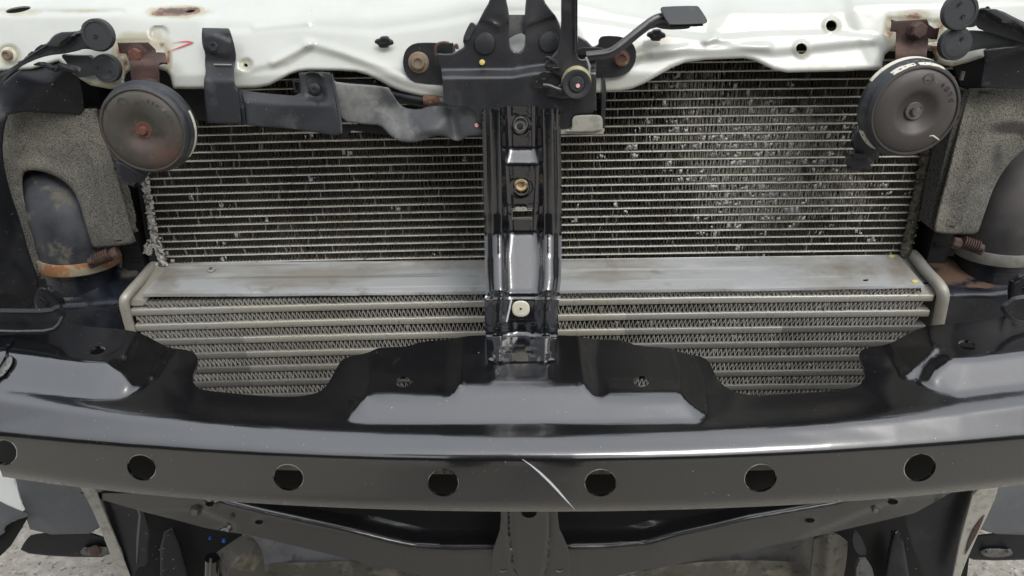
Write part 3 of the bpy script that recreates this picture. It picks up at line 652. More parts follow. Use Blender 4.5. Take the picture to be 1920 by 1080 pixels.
# ================================================================ INTERCOOLER TANKS, HOSES, CLAMPS
for side in (0, 1):
    lr = ('left', 'right')[side]
    if side == 0:
        out = [(95, 560), (100, 535), (118, 515), (200, 500), (262, 505), (256, 520), (236, 548), (226, 562), (228, 590), (236, 640), (120, 640), (100, 600)]
        f = Field(60, 480, 300, 660, 2); f.tin([(60, 480, .01), (300, 480, .01), (60, 660, YI), (300, 660, YI)], [[(60, 575, YI+.002), (130, 573, YI+.002), (230, 566, YI+.002), (300, 566, YI)], [(60, 560, YI+.012), (130, 560, YI+.012), (230, 552, YI+.012), (300, 545, YI+.01)], [(60, 505, .004), (180, 500, .004), (300, 495, .004)]])
        dd = [(240, 512, 30, 14, .8), (130, 560, 40, 8, .6)]; nk = (164, 548, -.006, .030); hs_ = [(152, 474, -.006), (146, 440, -.006), (128, 395, -.003), (108, 355, .006), (96, 325, .022)]; hr = [.0335, .034, .033, .030, .024]
    else:
        out = [(1712, 482), (1760, 478), (1830, 485), (1900, 495), (1940, 520), (1930, 545), (1895, 560), (1880, 600), (1860, 640), (1765, 640), (1768, 580), (1774, 555), (1766, 540), (1742, 510)]
        f = Field(1690, 460, 1960, 660, 2); f.tin([(1690, 460, .01), (1960, 460, .01), (1690, 660, YI), (1960, 660, YI)], [[(1690, 556, YI+.002), (1775, 554, YI), (1850, 552, YI+.002), (1895, 545, YI+.006), (1960, 520, -.01)], [(1690, 540, YI+.012), (1775, 540, YI+.010), (1850, 536, YI+.014), (1890, 528, YI+.018), (1960, 505, 0)], [(1690, 482, .004), (1830, 485, .004), (1960, 478, .01)]])
        dd = [(1790, 510, 40, 26, 1.2), (1760, 490, 30, 14, 1.0), (1840, 535, 50, 6, 1.0)]; nk = (1846, 532, -.006, .0305); hs_ = [(1868, 456, -.006), (1884, 420, -.006), (1905, 380, -.003), (1925, 345, .006), (1940, 318, .022)]; hr = [.0345, .035, .034, .032, .028]
    f.blur(3)
    tk = thing('intercooler_tank', ('black plastic intercooler end tank with upright neck on the left', 'black plastic intercooler end tank on the right with brown debris on top')[side], 'end tank', W(nk[0], nk[1], -.02), 'intercooler end tanks')
    m_tk = M('tank_plastic_'+lr, (.006, .008, .014), .35, coat=.2, crough=.15, layers=[dict(col=(.018, .021, .03), scale=30, lo=.5, hi=.7, rough=.5), dict(col=(.10, .06, .036) if side else (.11, .1, .085), scale=150, attr=True, amp=.9, lo=.85, hi=1.15, rough=.95), speck()], bump=[(200, .0001)])
    sheet('tank_body', smooth_poly(out, 1), f, .002, m_tk, tk, sp=7, dirt_tone=dd)
    c = W(nk[0], nk[1], nk[2]); r = nk[3]; hgt = .052
    lathe('neck', c, (0, 0, 1), [(r*1.06, -.004), (r*1.02, .001), (r, .003), (r, hgt*.5), (r*1.03, hgt*.52), (r*1.03, hgt*.6), (r, hgt*.62), (r, hgt)], m_tk, tk, seg=48)
    hose = thing('rubber_hose', ('dusty black rubber elbow hose showing through the left foam pad', 'grey brown rubber elbow hose beside the right foam pad')[side], 'hose', W(*hs_[0]), 'elbow hoses on the tanks')
    pth = curve3([W(*p) for p in hs_], 6); rr = np.interp(np.linspace(0, 4, len(pth)), range(5), hr)
    cl = Vector((0, 0, 0)); 
    tube('hose_body', pth, list(rr), m_rubber if side == 0 else m_rubber2, hose, seg=40, up=(0, 1, 0))
    hc = thing('hose_clamp', ('rusty orange worm drive clamp round the left hose', 'dull grey worm drive clamp with rusty screw round the right hose')[side], 'hose clamp', pth[0], 'hose clamps')
    b0 = W(hs_[0][0], hs_[0][1]+6, hs_[0][2]); R0 = hr[0]*1.035; hb = .0056
    lathe('band', b0, (0.03 if side == 0 else -.03, .03, 1), [(R0*.97, -hb), (R0, -hb), (R0*1.012, -hb*.8), (R0*1.012, hb*.8), (R0, hb), (R0*.97, hb)], m_clamp if side == 0 else m_clamp2, hc, seg=56)
    # worm screw housing
    if side == 0: a, b = W(172, 489, -.037), W(205, 476, -.034); h0 = W(219, 474, -.033)
    else: a, b = W(1838, 464, -.038), W(1806, 453, -.034); h0 = W(1788, 455, -.033)
    ax = (b-a).normalized(); L_ = (b-a).length
    gs = [tube_g([a-ax*.002, b], .0042, 14, .8)]
    gs += [lathe_g(a+ax*(L_*t), ax, [(.0042, -.0008), (.0053, -.0004), (.0053, .0004), (.0042, .0008)], 18) for t in np.linspace(.15, .95, 7)]
    mk('worm_screw', *join(*gs), m_rust, hc, smooth=30)
    lathe('screw_head', h0-ax*.003, ax, [(.0038, -.003), (.0054, 0), (.0055, .0034), (.0048, .0046), (.0025, .0042), (.0008, .003)], m_rust if side == 0 else m_rust, hc, seg=8, smooth=20)
    mk('saddle', *tube_g([a-ax*.004+Vector((0, .004, -.003)), b+ax*.002+Vector((0, .004, -.003))], .006, 10, .7), m_rust, hc, smooth=30)

# ================================================================ FOAM PADS
fl = Field(-40, 190, 290, 540, 2); fl.tin([(-40, 190, -.024), (290, 190, -.030), (-40, 540, -.026), (290, 540, -.034), (120, 210, -.03), (20, 340, -.02), (240, 430, -.038), (180, 300, -.031)])
fl.press([(30, 310), (60, 300), (110, 310), (150, 340), (175, 400), (185, 470), (80, 530), (40, 400)], -.003, 14).ridge([(8, 210), (0, 300), (30, 410), (62, 510)], .006, 14).blur(4)
left_out = [(9, 212), (22, 204), (100, 205), (181, 203), (185, 225), (195, 255), (208, 285), (220, 325), (234, 375), (246, 425), (255, 452), (245, 458), (205, 463), (174, 467), (168, 447), (160, 420), (150, 385), (138, 357), (118, 338), (92, 325), (66, 319), (48, 321), (42, 332), (44, 365), (54, 408), (64, 450), (74, 488), (88, 518), (80, 526), (70, 515), (52, 468), (36, 410), (16, 345), (4, 285), (3, 240)]
fo = thing('foam_pad', 'speckled grey foam pad behind the left horn with an oval hose opening', 'foam pad', W(130, 320, -.03), 'speckled foam pads')
sheet('foam_face', smooth_poly(left_out, 1, keep=[1, 3, 10]), fl, .016, m_foam, fo, sp=7, rim=5, rimh=.003, dirt_tone=[(60, 325, 30, 10, .3)])
frt = Field(1730, 150, 1960, 470, 2); frt.tin([(1730, 150, -.03), (1960, 150, -.022), (1730, 470, -.04), (1960, 470, -.02), (1850, 260, -.03), (1790, 400, -.036)])
frt.ridge([(1915, 260), (1880, 310), (1850, 350)], .004, 10).press([(1960, 280), (1905, 300), (1862, 350), (1840, 440), (1960, 450)], -.004, 20).blur(4)
fo = thing('foam_pad', 'speckled grey foam pad on the right beside the brown hose', 'foam pad', W(1820, 320, -.03), 'speckled foam pads')
sheet('foam_face', smooth_poly([(1816, 166), (1945, 163), (1945, 268), (1915, 284), (1888, 310), (1866, 345), (1852, 382), (1840, 418), (1832, 440), (1800, 440), (1757, 438), (1750, 430), (1762, 380), (1778, 320), (1792, 260), (1806, 205)], 1, keep=[0, 1, 2]), frt, .02, m_foam, fo, sp=7, rim=5, rimh=.003, dirt_tone=[(1900, 240, 60, 18, .9), (1870, 300, 22, 60, .6), (1800, 410, 50, 30, .1)])
sheet('foam_side', [(1808, 170), (1818, 170), (1800, 255), (1780, 330), (1766, 385), (1755, 436), (1744, 426), (1758, 350), (1780, 260)], -.028, .02, m_foamedge, fo, sp=20)

# ================================================================ HORNS
def horn(side):
    left = side == 0
    if left: cx, cy, Y = 268, 245, -.088; mat, nutm = m_horn, m_rustnut
    else: cx, cy, Y = 1716, 209, -.088; mat, nutm = m_horn2, m_steel
    h = thing('horn', ('round brown rusty disc horn with a red rusted centre nut on the left', 'round grey brown disc horn with chipped cream rim on the right')[side], 'horn', W(cx, cy, Y), 'disc horns')
    c = W(cx, cy, Y); s = S(cx, cy, Y); ax = Vector((0.0, -1, .02)) if left else Vector((0.02, -1, .03)); ax.normalize()
    Rr = 83*s if not left else 79*s
    # dished front
    prof_l = [(Rr*1.0, -.004), (Rr*1.0, -.001), (Rr*.985, .0006), (Rr*.955, .0006), (Rr*.94, -.0004), (Rr*.925, -.0002), (Rr*.88, .0010), (Rr*.75, .0022), (Rr*.62, .0027), (Rr*.5, .0022), (Rr*.4, .0010), (Rr*.3, -.0004), (Rr*.22, -.0012), (Rr*.05, -.0016)]
    prof = [(Rr*1.0, -.004), (Rr*1.0, -.001), (Rr*.985, .0006), (Rr*.955, .0006), (Rr*.94, -.0006), (Rr*.925, -.0004), (Rr*.88, .0012), (Rr*.7, .0024), (Rr*.56, .0030), (Rr*.50, .0027), (Rr*.45, .0018), (Rr*.40, .0004), (Rr*.34, -.0010), (Rr*.28, -.0021), (Rr*.22, -.0028), (Rr*.05, -.0030)] if not left else prof_l
    lathe('front_disc', c, ax, prof, mat, h, seg=80, smooth=60)
    pr = [(Rr*.98, .0002), (Rr*1.03, -.001), (Rr*1.055, -.003), (Rr*1.035, -.006), (Rr*1.05, -.0075), (Rr*1.10, -.009), (Rr*1.115, -.0115), (Rr*1.09, -.0135), (Rr*1.09, -.016), (Rr*1.0, -.0175), (Rr*.8, -.020), (Rr*.4, -.028)]
    lathe('rubber_rim', c, ax, pr, m_hornrub, h, seg=90, smooth=60, cap0=False)
    a, u, w = frame(ax)
    nut = lathe('centre_nut', c, ax, [(Rr*.20, -.0045), (Rr*.20, -.0014), (Rr*.185, -.0008), (Rr*.16, -.0010), (Rr*.10, -.0012), (Rr*.10, .0012), (Rr*.085, .0022), (Rr*.02, .0023)], nutm, h, seg=28, smooth=25)
    # cream paint flakes on the rim: arcs (start, end angles as seen, 0 = right, 90 = up)
    def arc(t0, t1, r0, r1, h0, h1):
        V = []; F = []; n = max(4, int(abs(t1-t0)/3))
        for i in range(n+1):
            t = R(t0+(t1-t0)*i/n); e = math.sin(math.pi*(i+.35)/(n+.7)); 
            d = Vector((math.cos(t), 0, math.sin(t))); d = (d-ax*d.dot(ax)).normalized()
            j = random.uniform(-.0002, .0002) 
            rm = (r0+r1)/2; hm = (h0+h1)/2; hw = .5*(.8+.2*e)
            V += [c+d*(rm+(r0-rm)*hw*2+j)+ax*(hm+(h0-hm)*hw*2), c+d*(rm+(r1-rm)*hw*2)+ax*(hm+(h1-hm)*hw*2)]
            V += [V[-2]-d*.0012-ax*.0008, V[-2]-d*.0012-ax*.0008]
            if i:
                b = 4*i; F += [(b-4, b, b+1, b-3), (b-3, b+1, b+3, b-1), (b-2, b+2, b, b-4)]
        return V, F
    if left: arcs = [arc(20, -12, Rr*1.11, Rr*1.118, -.0088, -.0118), arc(-10, -42, Rr*1.11, Rr*1.118, -.0088, -.0118), arc(-62, -78, Rr*1.108, Rr*1.116, -.0092, -.0115)]
    else: arcs = [arc(146, 16, Rr*1.07, Rr*1.130, -.0080, -.0168), arc(128, 100, Rr*1.03, Rr*1.07, -.0004, -.0045), arc(96, 62, Rr*1.02, Rr*1.065, .0002, -.0038), arc(128, 112, Rr*1.05, Rr*1.07, -.003, -.006), arc(-35, -84, Rr*1.11, Rr*1.118, -.009, -.0118), arc(206, 236, Rr*1.10, Rr*1.122, -.0074, -.0140)]
    for g_ in arcs: mk('chipped_paint', *g_, m_cream, h, smooth=30)
    # stamped lettering and emblem on the face
    def stamp(txt, ang, rad_, size, rot):
        cu = bpy.data.curves.new('lettering', 'FONT'); cu.body = txt; cu.size = size; cu.extrude = .0003; cu.align_x = 'CENTER'; cu.align_y = 'CENTER'; cu.resolution_u = 2
        tmp = bpy.data.objects.new('tmp', cu); me = tmp.to_mesh(); V = [v.co.copy() for v in me.vertices]; F = [tuple(p.vertices) for p in me.polygons]; tmp.to_mesh_clear(); bpy.data.objects.remove(tmp); bpy.data.curves.remove(cu)
        t = R(ang); d = Vector((math.cos(t), 0, math.sin(t))); o = c+d*rad_+ax*.0018; cr, sr = math.cos(R(rot)), math.sin(R(rot))
        return [o+Vector((v.x*cr-v.y*sr, 0, v.x*sr+v.y*cr))+ax*v.z for v in V], F
    gs = []
    word = "6DTC" if not left else "75T-102"
    n = len(word); a0 = 52 if not left else 66; st = -11 if not left else -8
    for i, chh in enumerate(word): gs.append(stamp(chh, a0+st*i, Rr*.76, Rr*(.15 if not left else .11), a0+st*i-90))
    mk('stamped_lettering', *join(*gs), mat, h, smooth=False)
    t = R(82 if not left else 112); d = Vector((math.cos(t), 0, math.sin(t))); o = c+d*Rr*.74+ax*.0019
    ring = [o+Vector((math.cos(q), 0, math.sin(q)))*Rr*.115 for q in np.linspace(0, 2*math.pi, 25)]
    gs = [tube_g(ring, .0003, 6), tube_g([o+Vector((0, 0, -Rr*.06)), o+Vector((0, 0, Rr*.12))], .00028, 6), tube_g([o+Vector((-Rr*.05, 0, -Rr*.03)), o+Vector((Rr*.06, 0, -Rr*.03))], .00028, 6)]
    mk('stamped_emblem', *join(*gs), mat, h, smooth=30)
    if not left:
        V, F = join(*[stamp(k_, 168+9*i, Rr*.72, Rr*.16, 168+9*i-90) for i, k_ in enumerate("HLL")]+[stamp('S', 212, Rr*.74, Rr*.14, 120)]); mk('stamped_lettering', V, F, mat, h, smooth=False)
        pts = [W(x, y, Y-.0022) for x, y in ((1728, 264), (1736, 257), (1747, 254), (1753, 257), (1760, 262))]
        mk('paint_scrape', *tube_g(curve3(pts, 4), .0006, 6), m_cream, h, smooth=30)
    # mounting strap
    if left:
        out = [(220, 80), (278, 79), (292, 93), (292, 98), (301, 98), (310, 99), (313, 117), (300, 119), (298, 124), (300, 168), (248, 168), (243, 118), (236, 101), (224, 100)]
        b = (258, 103, 20, 13); yy = -.0475
    else:
        out = [(1672, 37), (1680, 39), (1738, 36), (1742, 46), (1752, 53), (1762, 52), (1757, 74), (1746, 74), (1741, 72), (1736, 118), (1678, 126), (1680, 60), (1669, 59)]
        b = (1718, 57, 17, 15); yy = -.0475
    fb = Field(out[0][0]-20, 20, out[0][0]+120, 190, 2, yy); fb.press([(0, 110 if left else 90), (2000, 110 if left else 90), (2000, 300), (0, 300)], -.010, 26)
    sheet('mounting_strap', out, fb, .0022, m_rust, h, sp=6, rim=3, rimh=.0006)
    bo = bolt(h, b[0], b[1], yy-.0005, b[2], b[3], m_rust if not left else m_rustnut, m_rust, rot=.5)
    tube('stud', [c-ax*.014, Vector((W(out[9][0]-20, 150, -.06))) if left else W(1707, 110, -.06)], .006, m_rust, h)
    # connector
    if left:
        sheet('connector', smooth_poly([(216, 298), (232, 305), (262, 322), (276, 328), (270, 342), (250, 347), (226, 342), (220, 320)], 1), -.045, .014, m_plastic, h, sp=8, rim=5, rimh=.003)
    else:
        cc = thing_part = sheet('connector', smooth_poly([(1603, 236), (1640, 262), (1650, 290), (1645, 302), (1602, 296), (1600, 270)], 1), -.05, .012, m_plastic, h, sp=8, rim=5, rimh=.003)
        sheet('plug', [(1598, 292), (1632, 295), (1633, 313), (1600, 318), (1584, 305), (1586, 294)], -.054, .012, m_plastic, cc, sp=8, rim=3, rimh=.002)
        sheet('plug_clip', [(1602, 290), (1628, 292), (1628, 298), (1602, 296)], -.0565, .004, m_disc, cc, sp=8)
    return h
horn(0); horn(1)

# ================================================================ BONNET LATCH
la = thing('bonnet_latch', 'black steel bonnet latch bolted to the middle of the white panel', 'bonnet latch', W(970, 130, -.05))
for side in (0, 1):
    if side == 0: o = [(835, 81), (787, 80), (771, 84), (760, 94), (755, 112), (757, 131), (766, 147), (782, 157), (850, 159), (850, 81)]
    else: o = [(1100, 146), (1155, 146), (1177, 138), (1190, 121), (1194, 100), (1187, 80), (1168, 69), (1134, 67), (1123, 72), (1122, 87), (1100, 90)]
    sheet('mounting_ear', smooth_poly(o, 1, keep=[0, 9] if side == 0 else [0, 10]), -.0475, .0022, m_latch, la, sp=7)
bolt(la, 785, 117, -.048, 19.5, 12.5, m_zinc, m_zinc, cup=True)
bolt(la, 1164, 110, -.048, 17, 13.5, m_rustbr, m_rust, cup=True)
fl_ = Field(780, -80, 1240, 280, 2); fl_.tin([(780, -80, -.050), (1240, -80, -.050), (780, 280, -.0745), (1240, 280, -.0745)],
    [[(780, 134, -.0585), (960, 132, -.0585), (1000, 126, -.0585), (1020, 124, -.0585), (1240, 124, -.0585)], [(780, 145, -.0705), (960, 143, -.0705), (1000, 136, -.0705), (1020, 134, -.0705), (1240, 136, -.0705)], [(780, 40, -.054), (1240, 40, -.054)]])
fl_.blur(2.2)
fl_.press([(905, -30), (950, -30), (954, 40), (935, 55), (908, 38), (895, 38)], -.0022, 10).press([(990, -30), (1020, -30), (1045, 30), (1020, 38), (985, 50)], -.0022, 10)
fl_.ridge([(905, 38), (925, 44), (938, 54)], -.0008, 3)
body = [(817, 99), (832, 101), (850, 100), (862, 93), (871, 87), (867, 74), (876, 52), (882, 43), (889, 48), (895, 45), (906, 22), (918, 2), (930, -40), (944, -60), (949, 0), (954, 20), (955, 45), (955, 82), (960, 93), (970, 98), (980, 94), (985, 82), (984, 40), (984, 20), (987, -10), (1000, -60), (1010, -30), (1020, 2), (1032, 18), (1044, 32), (1055, 60), (1095, 70), (1118, 95), (1118, 172), (1119, 214), (1078, 216), (1074, 224), (1073, 238), (1055, 244), (900, 240), (890, 201), (831, 201), (831, 170), (829, 140), (824, 120), (818, 108)]
sheet('latch_plate', smooth_poly(body, 1), fl_, .002, m_latch, la, holes=[[(998, 145), (1010, 143), (1022, 148), (1021, 166), (999, 166)]], sp=4, rim=3, rimh=.0008)
sheet('slot_liner', [(946, 28), (990, 28), (990, 70), (978, 62), (965, 66), (946, 78)], -.0490, .0015, m_greyplastic, la, sp=10)
for x, y, r_ in ((909, 82, 20), (1029, 79, 19)):
    s = S(x, y, -.056); lathe('rivet_head', W(x, y, -.0565), (0, -1, .15), [(r_*s*1.04, -.001), (r_*s, .001), (r_*s*.93, .0022), (r_*s*.6, .0026), (r_*s*.1, .0027)], m_latch, la, seg=32)
lathe('yellow_dot', W(904, 117, -.0585), (0, -1, .1), [(.0022, 0), (.0018, .0016), (.0005, .002)], m_yellow, la, seg=10)
sheet('side_flag', smooth_poly([(869, 72), (879, 46), (885, 42), (893, 49), (886, 60), (878, 78)], 1), -.058, .004, m_disc, la, sp=5)
tube('wire_clip', curve3([W(x, y, -.055) for x, y in ((842, 81), (830, 80), (820, 84), (816, 95), (818, 108), (822, 118))], 4), .0011, m_rust, la, seg=8)
tube('wire_clip', curve3([W(x, y, -.055) for x, y in ((851, 97), (852, 88), (856, 84), (858, 92))], 3), .0011, m_rust, la, seg=8)
# release lever with pivot and spring
sheet('release_lever', smooth_poly([(1052, -60), (1083, -60), (1082, 60), (1082, 104), (1088, 112), (1100, 110), (1104, 125), (1104, 160), (1095, 180), (1060, 185), (1030, 184), (1022, 178), (1028, 165), (1052, 160), (1052, 145), (1040, 138), (1020, 130), (1022, 117), (1036, 105), (1046, 92), (1052, 70)], 1, keep=[0, 1]), -.0745, .0025, m_latch, la, sp=7, rim=3, rimh=.0006)
tube('lever_fold', [W(1080, -60, -.0765), W(1080, 98, -.0765)], .0012, m_gloss, la, seg=8)
gp = [W(1022+random.uniform(0, 30), 108+random.uniform(0, 26), -.078+random.uniform(0, .002)) for _ in range(9)]
mk('greasy_hook', *join(*[tube_g(curve3([gp[i], gp[(i*4+3) % 9], gp[(i+5) % 9]], 4), .0013, 7) for i in range(6)]), m_grease, la, smooth=40)
s = S(1080, 158, -.08)
pv = lathe('return_spring', W(1080, 152, -.076), (0, -1, .22), [(27*s, -.004), (28*s, -.003), (27*s, -.001), (28*s, .001), (27*s, .003), (27.5*s, .005), (24*s, .006)], M('brassy_spring_steel', (.28, .26, .15), .5, metal=.3, layers=[dict(col=(.14, .13, .09), scale=150, lo=.5, hi=.7)], bump=[(400, .0002)]), la, seg=40)
lathe('pivot_cap', W(1081, 158, -.083), (0, -1, .2), [(26.5*s, -.002), (27*s, .0005), (26*s, .0018), (16*s, .0018), (14.5*s, .0016), (14*s, .0036), (13*s, .0042), (2*s, .0043)], m_latch, la, seg=44)
lathe('pink_dot', W(1083.5, 161, -.0878), (0, -1, .2), [(4*s, 0), (3.6*s, .0006), (.5*s, .0007)], m_pink, la, seg=12)
tube('spring_leg', curve3([W(x, y, -.081) for x, y in ((1018, 160), (1030, 161), (1042, 166), (1054, 169))], 4), .0017, m_latch, la, seg=10)
tube('spring_leg', [W(1103, 148, -.078), W(1105, 125, -.074), W(1098, 108, -.071)], .0014, m_steel, la, seg=8)
sheet('link_plate', smooth_poly([(1012, 138), (1026, 134), (1032, 150), (1032, 168), (1026, 178), (1018, 172), (1016, 160), (1000, 152)], 1), -.078, .002, m_grease, la, sp=6)
# rubber-topped arm
arm = thing('secondary_catch_arm', 'angled black steel arm with a flat rubber topped pad right of the latch', 'catch arm', W(1170, 80, -.065))
armp = [(1099, 106), (1118, 104), (1138, 101), (1152, 95), (1172, 80), (1198, 59), (1222, 41), (1238, 34), (1252, 34)]
yarm = [-.068, -.068, -.068, -.068, -.066, -.063, -.060, -.058, -.057]
c = curve3([W(x, y, Y) for (x, y), Y in zip(armp, yarm)], 5)
V, F = tube_g(c, .0036, 12, .62, (0, 1, 0)); mk('arm_bar', V, F, m_latch, arm, smooth=50)
tube('arm_ridge', [p+Vector((0, -.0024, .0012)) for p in c], .0007, m_steel, arm, seg=6)
sheet('pad_carrier', smooth_poly([(1232, 32), (1262, 30), (1292, 46), (1295, 52), (1285, 55), (1248, 56), (1225, 50), (1190, 72), (1185, 66), (1222, 40)], 1), -.0575, .003, m_latch, arm, sp=7, rim=3, rimh=.0008)
fpd = Field(1220, 0, 1340, 60, 2); fpd.tin([], [[(1220, 47, -.070), (1340, 47, -.070)], [(1220, 10, -.058), (1340, 10, -.058)], [(1220, 60, -.071), (1340, 60, -.071)], [(1220, 0, -.056), (1340, 0, -.056)]])
sheet('rubber_pad', smooth_poly([(1238, 15), (1244, 12), (1306, 10.5), (1311, 13), (1327, 38), (1325, 43), (1318, 45), (1258, 47), (1253, 45), (1239, 22)], 1), fpd, .0045, m_disc, arm, sp=7, rim=3, rimh=.001)
sheet('cable_stop', smooth_poly([(1083, 90), (1120, 90), (1136, 92), (1136, 99), (1105, 104), (1084, 103)], 1), -.064, .004, m_dark, arm, sp=8)
# side plate with pale tab
sp_ = thing('latch_side_bracket', 'thin black steel side plate with a pale dusty tab right of the centre stay', 'bracket', W(1100, 230, -.066))
sheet('side_web', [(1130, 146), (1135, 150), (1137, 172), (1134, 240), (1131, 248), (1126, 249), (1128, 200), (1129, 165)], plane(-.072), .010, m_latch, sp_, sp=12)
sheet('bottom_flange', [(1030, 244), (1070, 243), (1074, 238), (1128, 240), (1134, 243), (1131, 251), (1050, 251.5), (1030, 251)], -.0735, .008, m_paletab, sp_, sp=12)
sheet('pale_tab', smooth_poly([(1073, 243), (1072, 226), (1076, 218), (1084, 216), (1120, 215), (1129, 219), (1130, 230), (1130, 247), (1060, 248), (1062, 244)], 1), -.0765, .0015, m_paletab, sp_, sp=7, rim=3, rimh=.0008)
sheet('web_slot', [(1119, 185), (1127, 184), (1126, 214), (1119, 214)], -.062, .002, m_void, sp_, sp=20)

# ================================================================ RELEASE CABLE
cb = thing('release_cable', 'black bonnet release cable with a rusty crimp below the white panel', 'cable', W(740, 180, -.04))
tube('cable_sheath', curve3([W(x, y, Y) for x, y, Y in ((560, 165, -.02), (620, 160, -.025), (680, 163, -.03), (740, 178, -.036), (790, 188, -.04), (812, 190, -.042))], 8), .0052, m_shroud, cb, seg=14)
tube('crimp', [W(794, 188, -.046), W(800, 188, -.046), W(822, 190, -.047), W(826, 191, -.047)], [.0036, .0042, .0040, .003], m_rustbr, cb, seg=16)
tube('cable_end', [W(822, 191, -.046), W(838, 192, -.046)], .0045, m_steel, cb, seg=14)

ag = thing('air_guide', 'plain black air guide plate between the left horn and the upright bracket', 'air guide', W(330, 190, -.015))
sheet('guide_plate', [(226, 118), (395, 118), (395, 228), (350, 222), (320, 205), (226, 205)], -.015, .003, m_dark, ag, sp=12, rim=4, rimh=.001)
# ================================================================ PLASTIC BRACKETS LEFT OF LATCH
fv = Field(360, 30, 470, 260, 2); fv.tin([(360, 30, -.046), (470, 30, -.046), (360, 260, -.066), (470, 260, -.066)], [[(360, 118, -.047), (470, 118, -.047)], [(360, 128, -.050), (470, 128, -.050)], [(360, 150, -.060), (470, 150, -.060)], [(360, 160, -.0605), (470, 160, -.0605)], [(360, 58, -.046), (470, 58, -.046)], [(360, 50, -.041), (470, 50, -.041)]])
fv.blur(2); fv.press([(396, 62), (428, 74), (434, 80), (434, 100), (425, 108), (390, 97), (382, 88), (382, 66)], -.0022, 2.5)
vb = thing('plastic_bracket', 'upright charcoal plastic bracket screwed to the white panel', 'bracket', W(412, 140, -.05))
sheet('bracket_body', smooth_poly([(379, 52), (428, 53), (432, 58), (441, 90), (443, 108), (440, 122), (438, 140), (441, 162), (448, 172), (453, 232), (388, 231), (383, 175), (382, 150), (386, 135), (384, 118), (385, 100), (379, 85), (378, 66)], 1, keep=[0, 1, 9, 10]), fv, .002, m_plastic, vb, sp=6, rim=3, rimh=.0008)
bo = bolt(vb, 401, 87, -.0478, 12, 9.5, m_plastic, m_plastic, rot=.1, hk=.25)
tube('crease_scratch', [W(401, 121, -.0498), W(434, 121.5, -.0498)], .0005, m_paletab, vb, seg=6)
fg = Field(430, 120, 660, 270, 2); fg.tin([(430, 120, -.05), (660, 120, -.05), (430, 270, -.062), (660, 270, -.070)], [[(430, 176, -.052), (540, 184, -.054), (600, 184, -.055)], [(430, 185, -.058), (540, 193, -.060), (625, 195, -.062)], [(430, 228, -.060), (560, 240, -.063), (645, 250, -.068)]])
fg.blur(2.5); fg.press(smooth_poly([(574, 140), (585, 136), (601, 142), (606, 165), (613, 182), (608, 190), (585, 190), (576, 172)], 2), .003, 5).ridge([(574, 140), (585, 136), (601, 142), (606, 165), (613, 182)], -.001, 2.5)
gb = thing('plastic_duct_bracket', 'charcoal plastic duct bracket with an oval screw recess below the white panel', 'bracket', W(560, 200, -.055))
sheet('duct_body', smooth_poly([(446, 168), (470, 172), (520, 177), (562, 180), (563, 160), (560, 136), (618, 134), (622, 142), (626, 170), (634, 205), (640, 248), (636, 255), (600, 250), (545, 241), (470, 236), (452, 232)], 1, keep=[0, 4, 5, 15]), fg, .002, m_plastic, gb, sp=6, rim=3, rimh=.0008, dirt_tone=None)
bolt(gb, 590, 168, -.0515, 11, 8, m_plastic, m_plastic, hk=.25)
sheet('duct_window', [(548, 148), (563, 150), (562, 174), (552, 174)], -.044, .003, m_plastic, gb, holes=[[(552, 154), (560, 155), (560, 169), (555, 169)]], sp=6)
tube('duct_edge', [W(449, 176, -.0585), W(455, 200, -.0605), W(458, 232, -.0612)], .0022, m_shroud, gb, seg=8)
dfo = [(622, 136), (625, 148), (631, 155), (727, 162), (733, 170), (745, 190), (757, 202), (785, 206), (807, 198), (830, 198), (855, 200), (875, 198), (895, 200), (906, 206), (906, 254), (880, 255), (874, 257), (862, 265), (850, 264), (837, 256), (822, 254), (810, 257), (785, 266), (757, 267), (742, 262), (728, 251), (712, 234), (690, 234), (637, 227), (631, 190)]
fd = Field(610, 120, 920, 280, 2); fd.tin([(610, 120, -.055), (920, 120, -.055), (610, 280, -.066), (920, 280, -.074), (757, 202, -.055), (757, 262, -.069), (700, 180, -.055), (700, 230, -.062), (810, 200, -.058), (810, 250, -.074), (850, 205, -.060), (855, 258, -.066), (890, 205, -.065), (890, 250, -.071)]); fd.blur(6)
fd.ridge([(757, 205), (760, 262)], -.0018, 7).ridge([(845, 202), (850, 230), (858, 262)], .0018, 8).ridge([(785, 245), (777, 230), (790, 215)], .0008, 3)
df = thing('air_deflector', 'weathered light grey plastic deflector with wavy edges left of the centre stay', 'deflector', W(760, 220, -.06))
sheet('deflector_body', smooth_poly(dfo, 1, keep=[0, 13, 14]), fd, .002, m_greyplastic, df, sp=6, rim=4, rimh=.0012)
lathe('pink_dot', W(894, 235, -.0695), (0, -1, .1), [(.0017, 0), (.0014, .0005), (.0003, .0006)], m_pink, df, seg=12)
sheet('deflector_underside', [(638, 236), (712, 236), (735, 255), (720, 252), (660, 245), (644, 258)], -.052, .002, m_dark, df, sp=12)
tube('edge_rib', [W(622, 140, -.0575), W(632, 190, -.061), W(639, 230, -.0655), W(640, 250, -.0675)], .0011, m_plastic, df, seg=8)

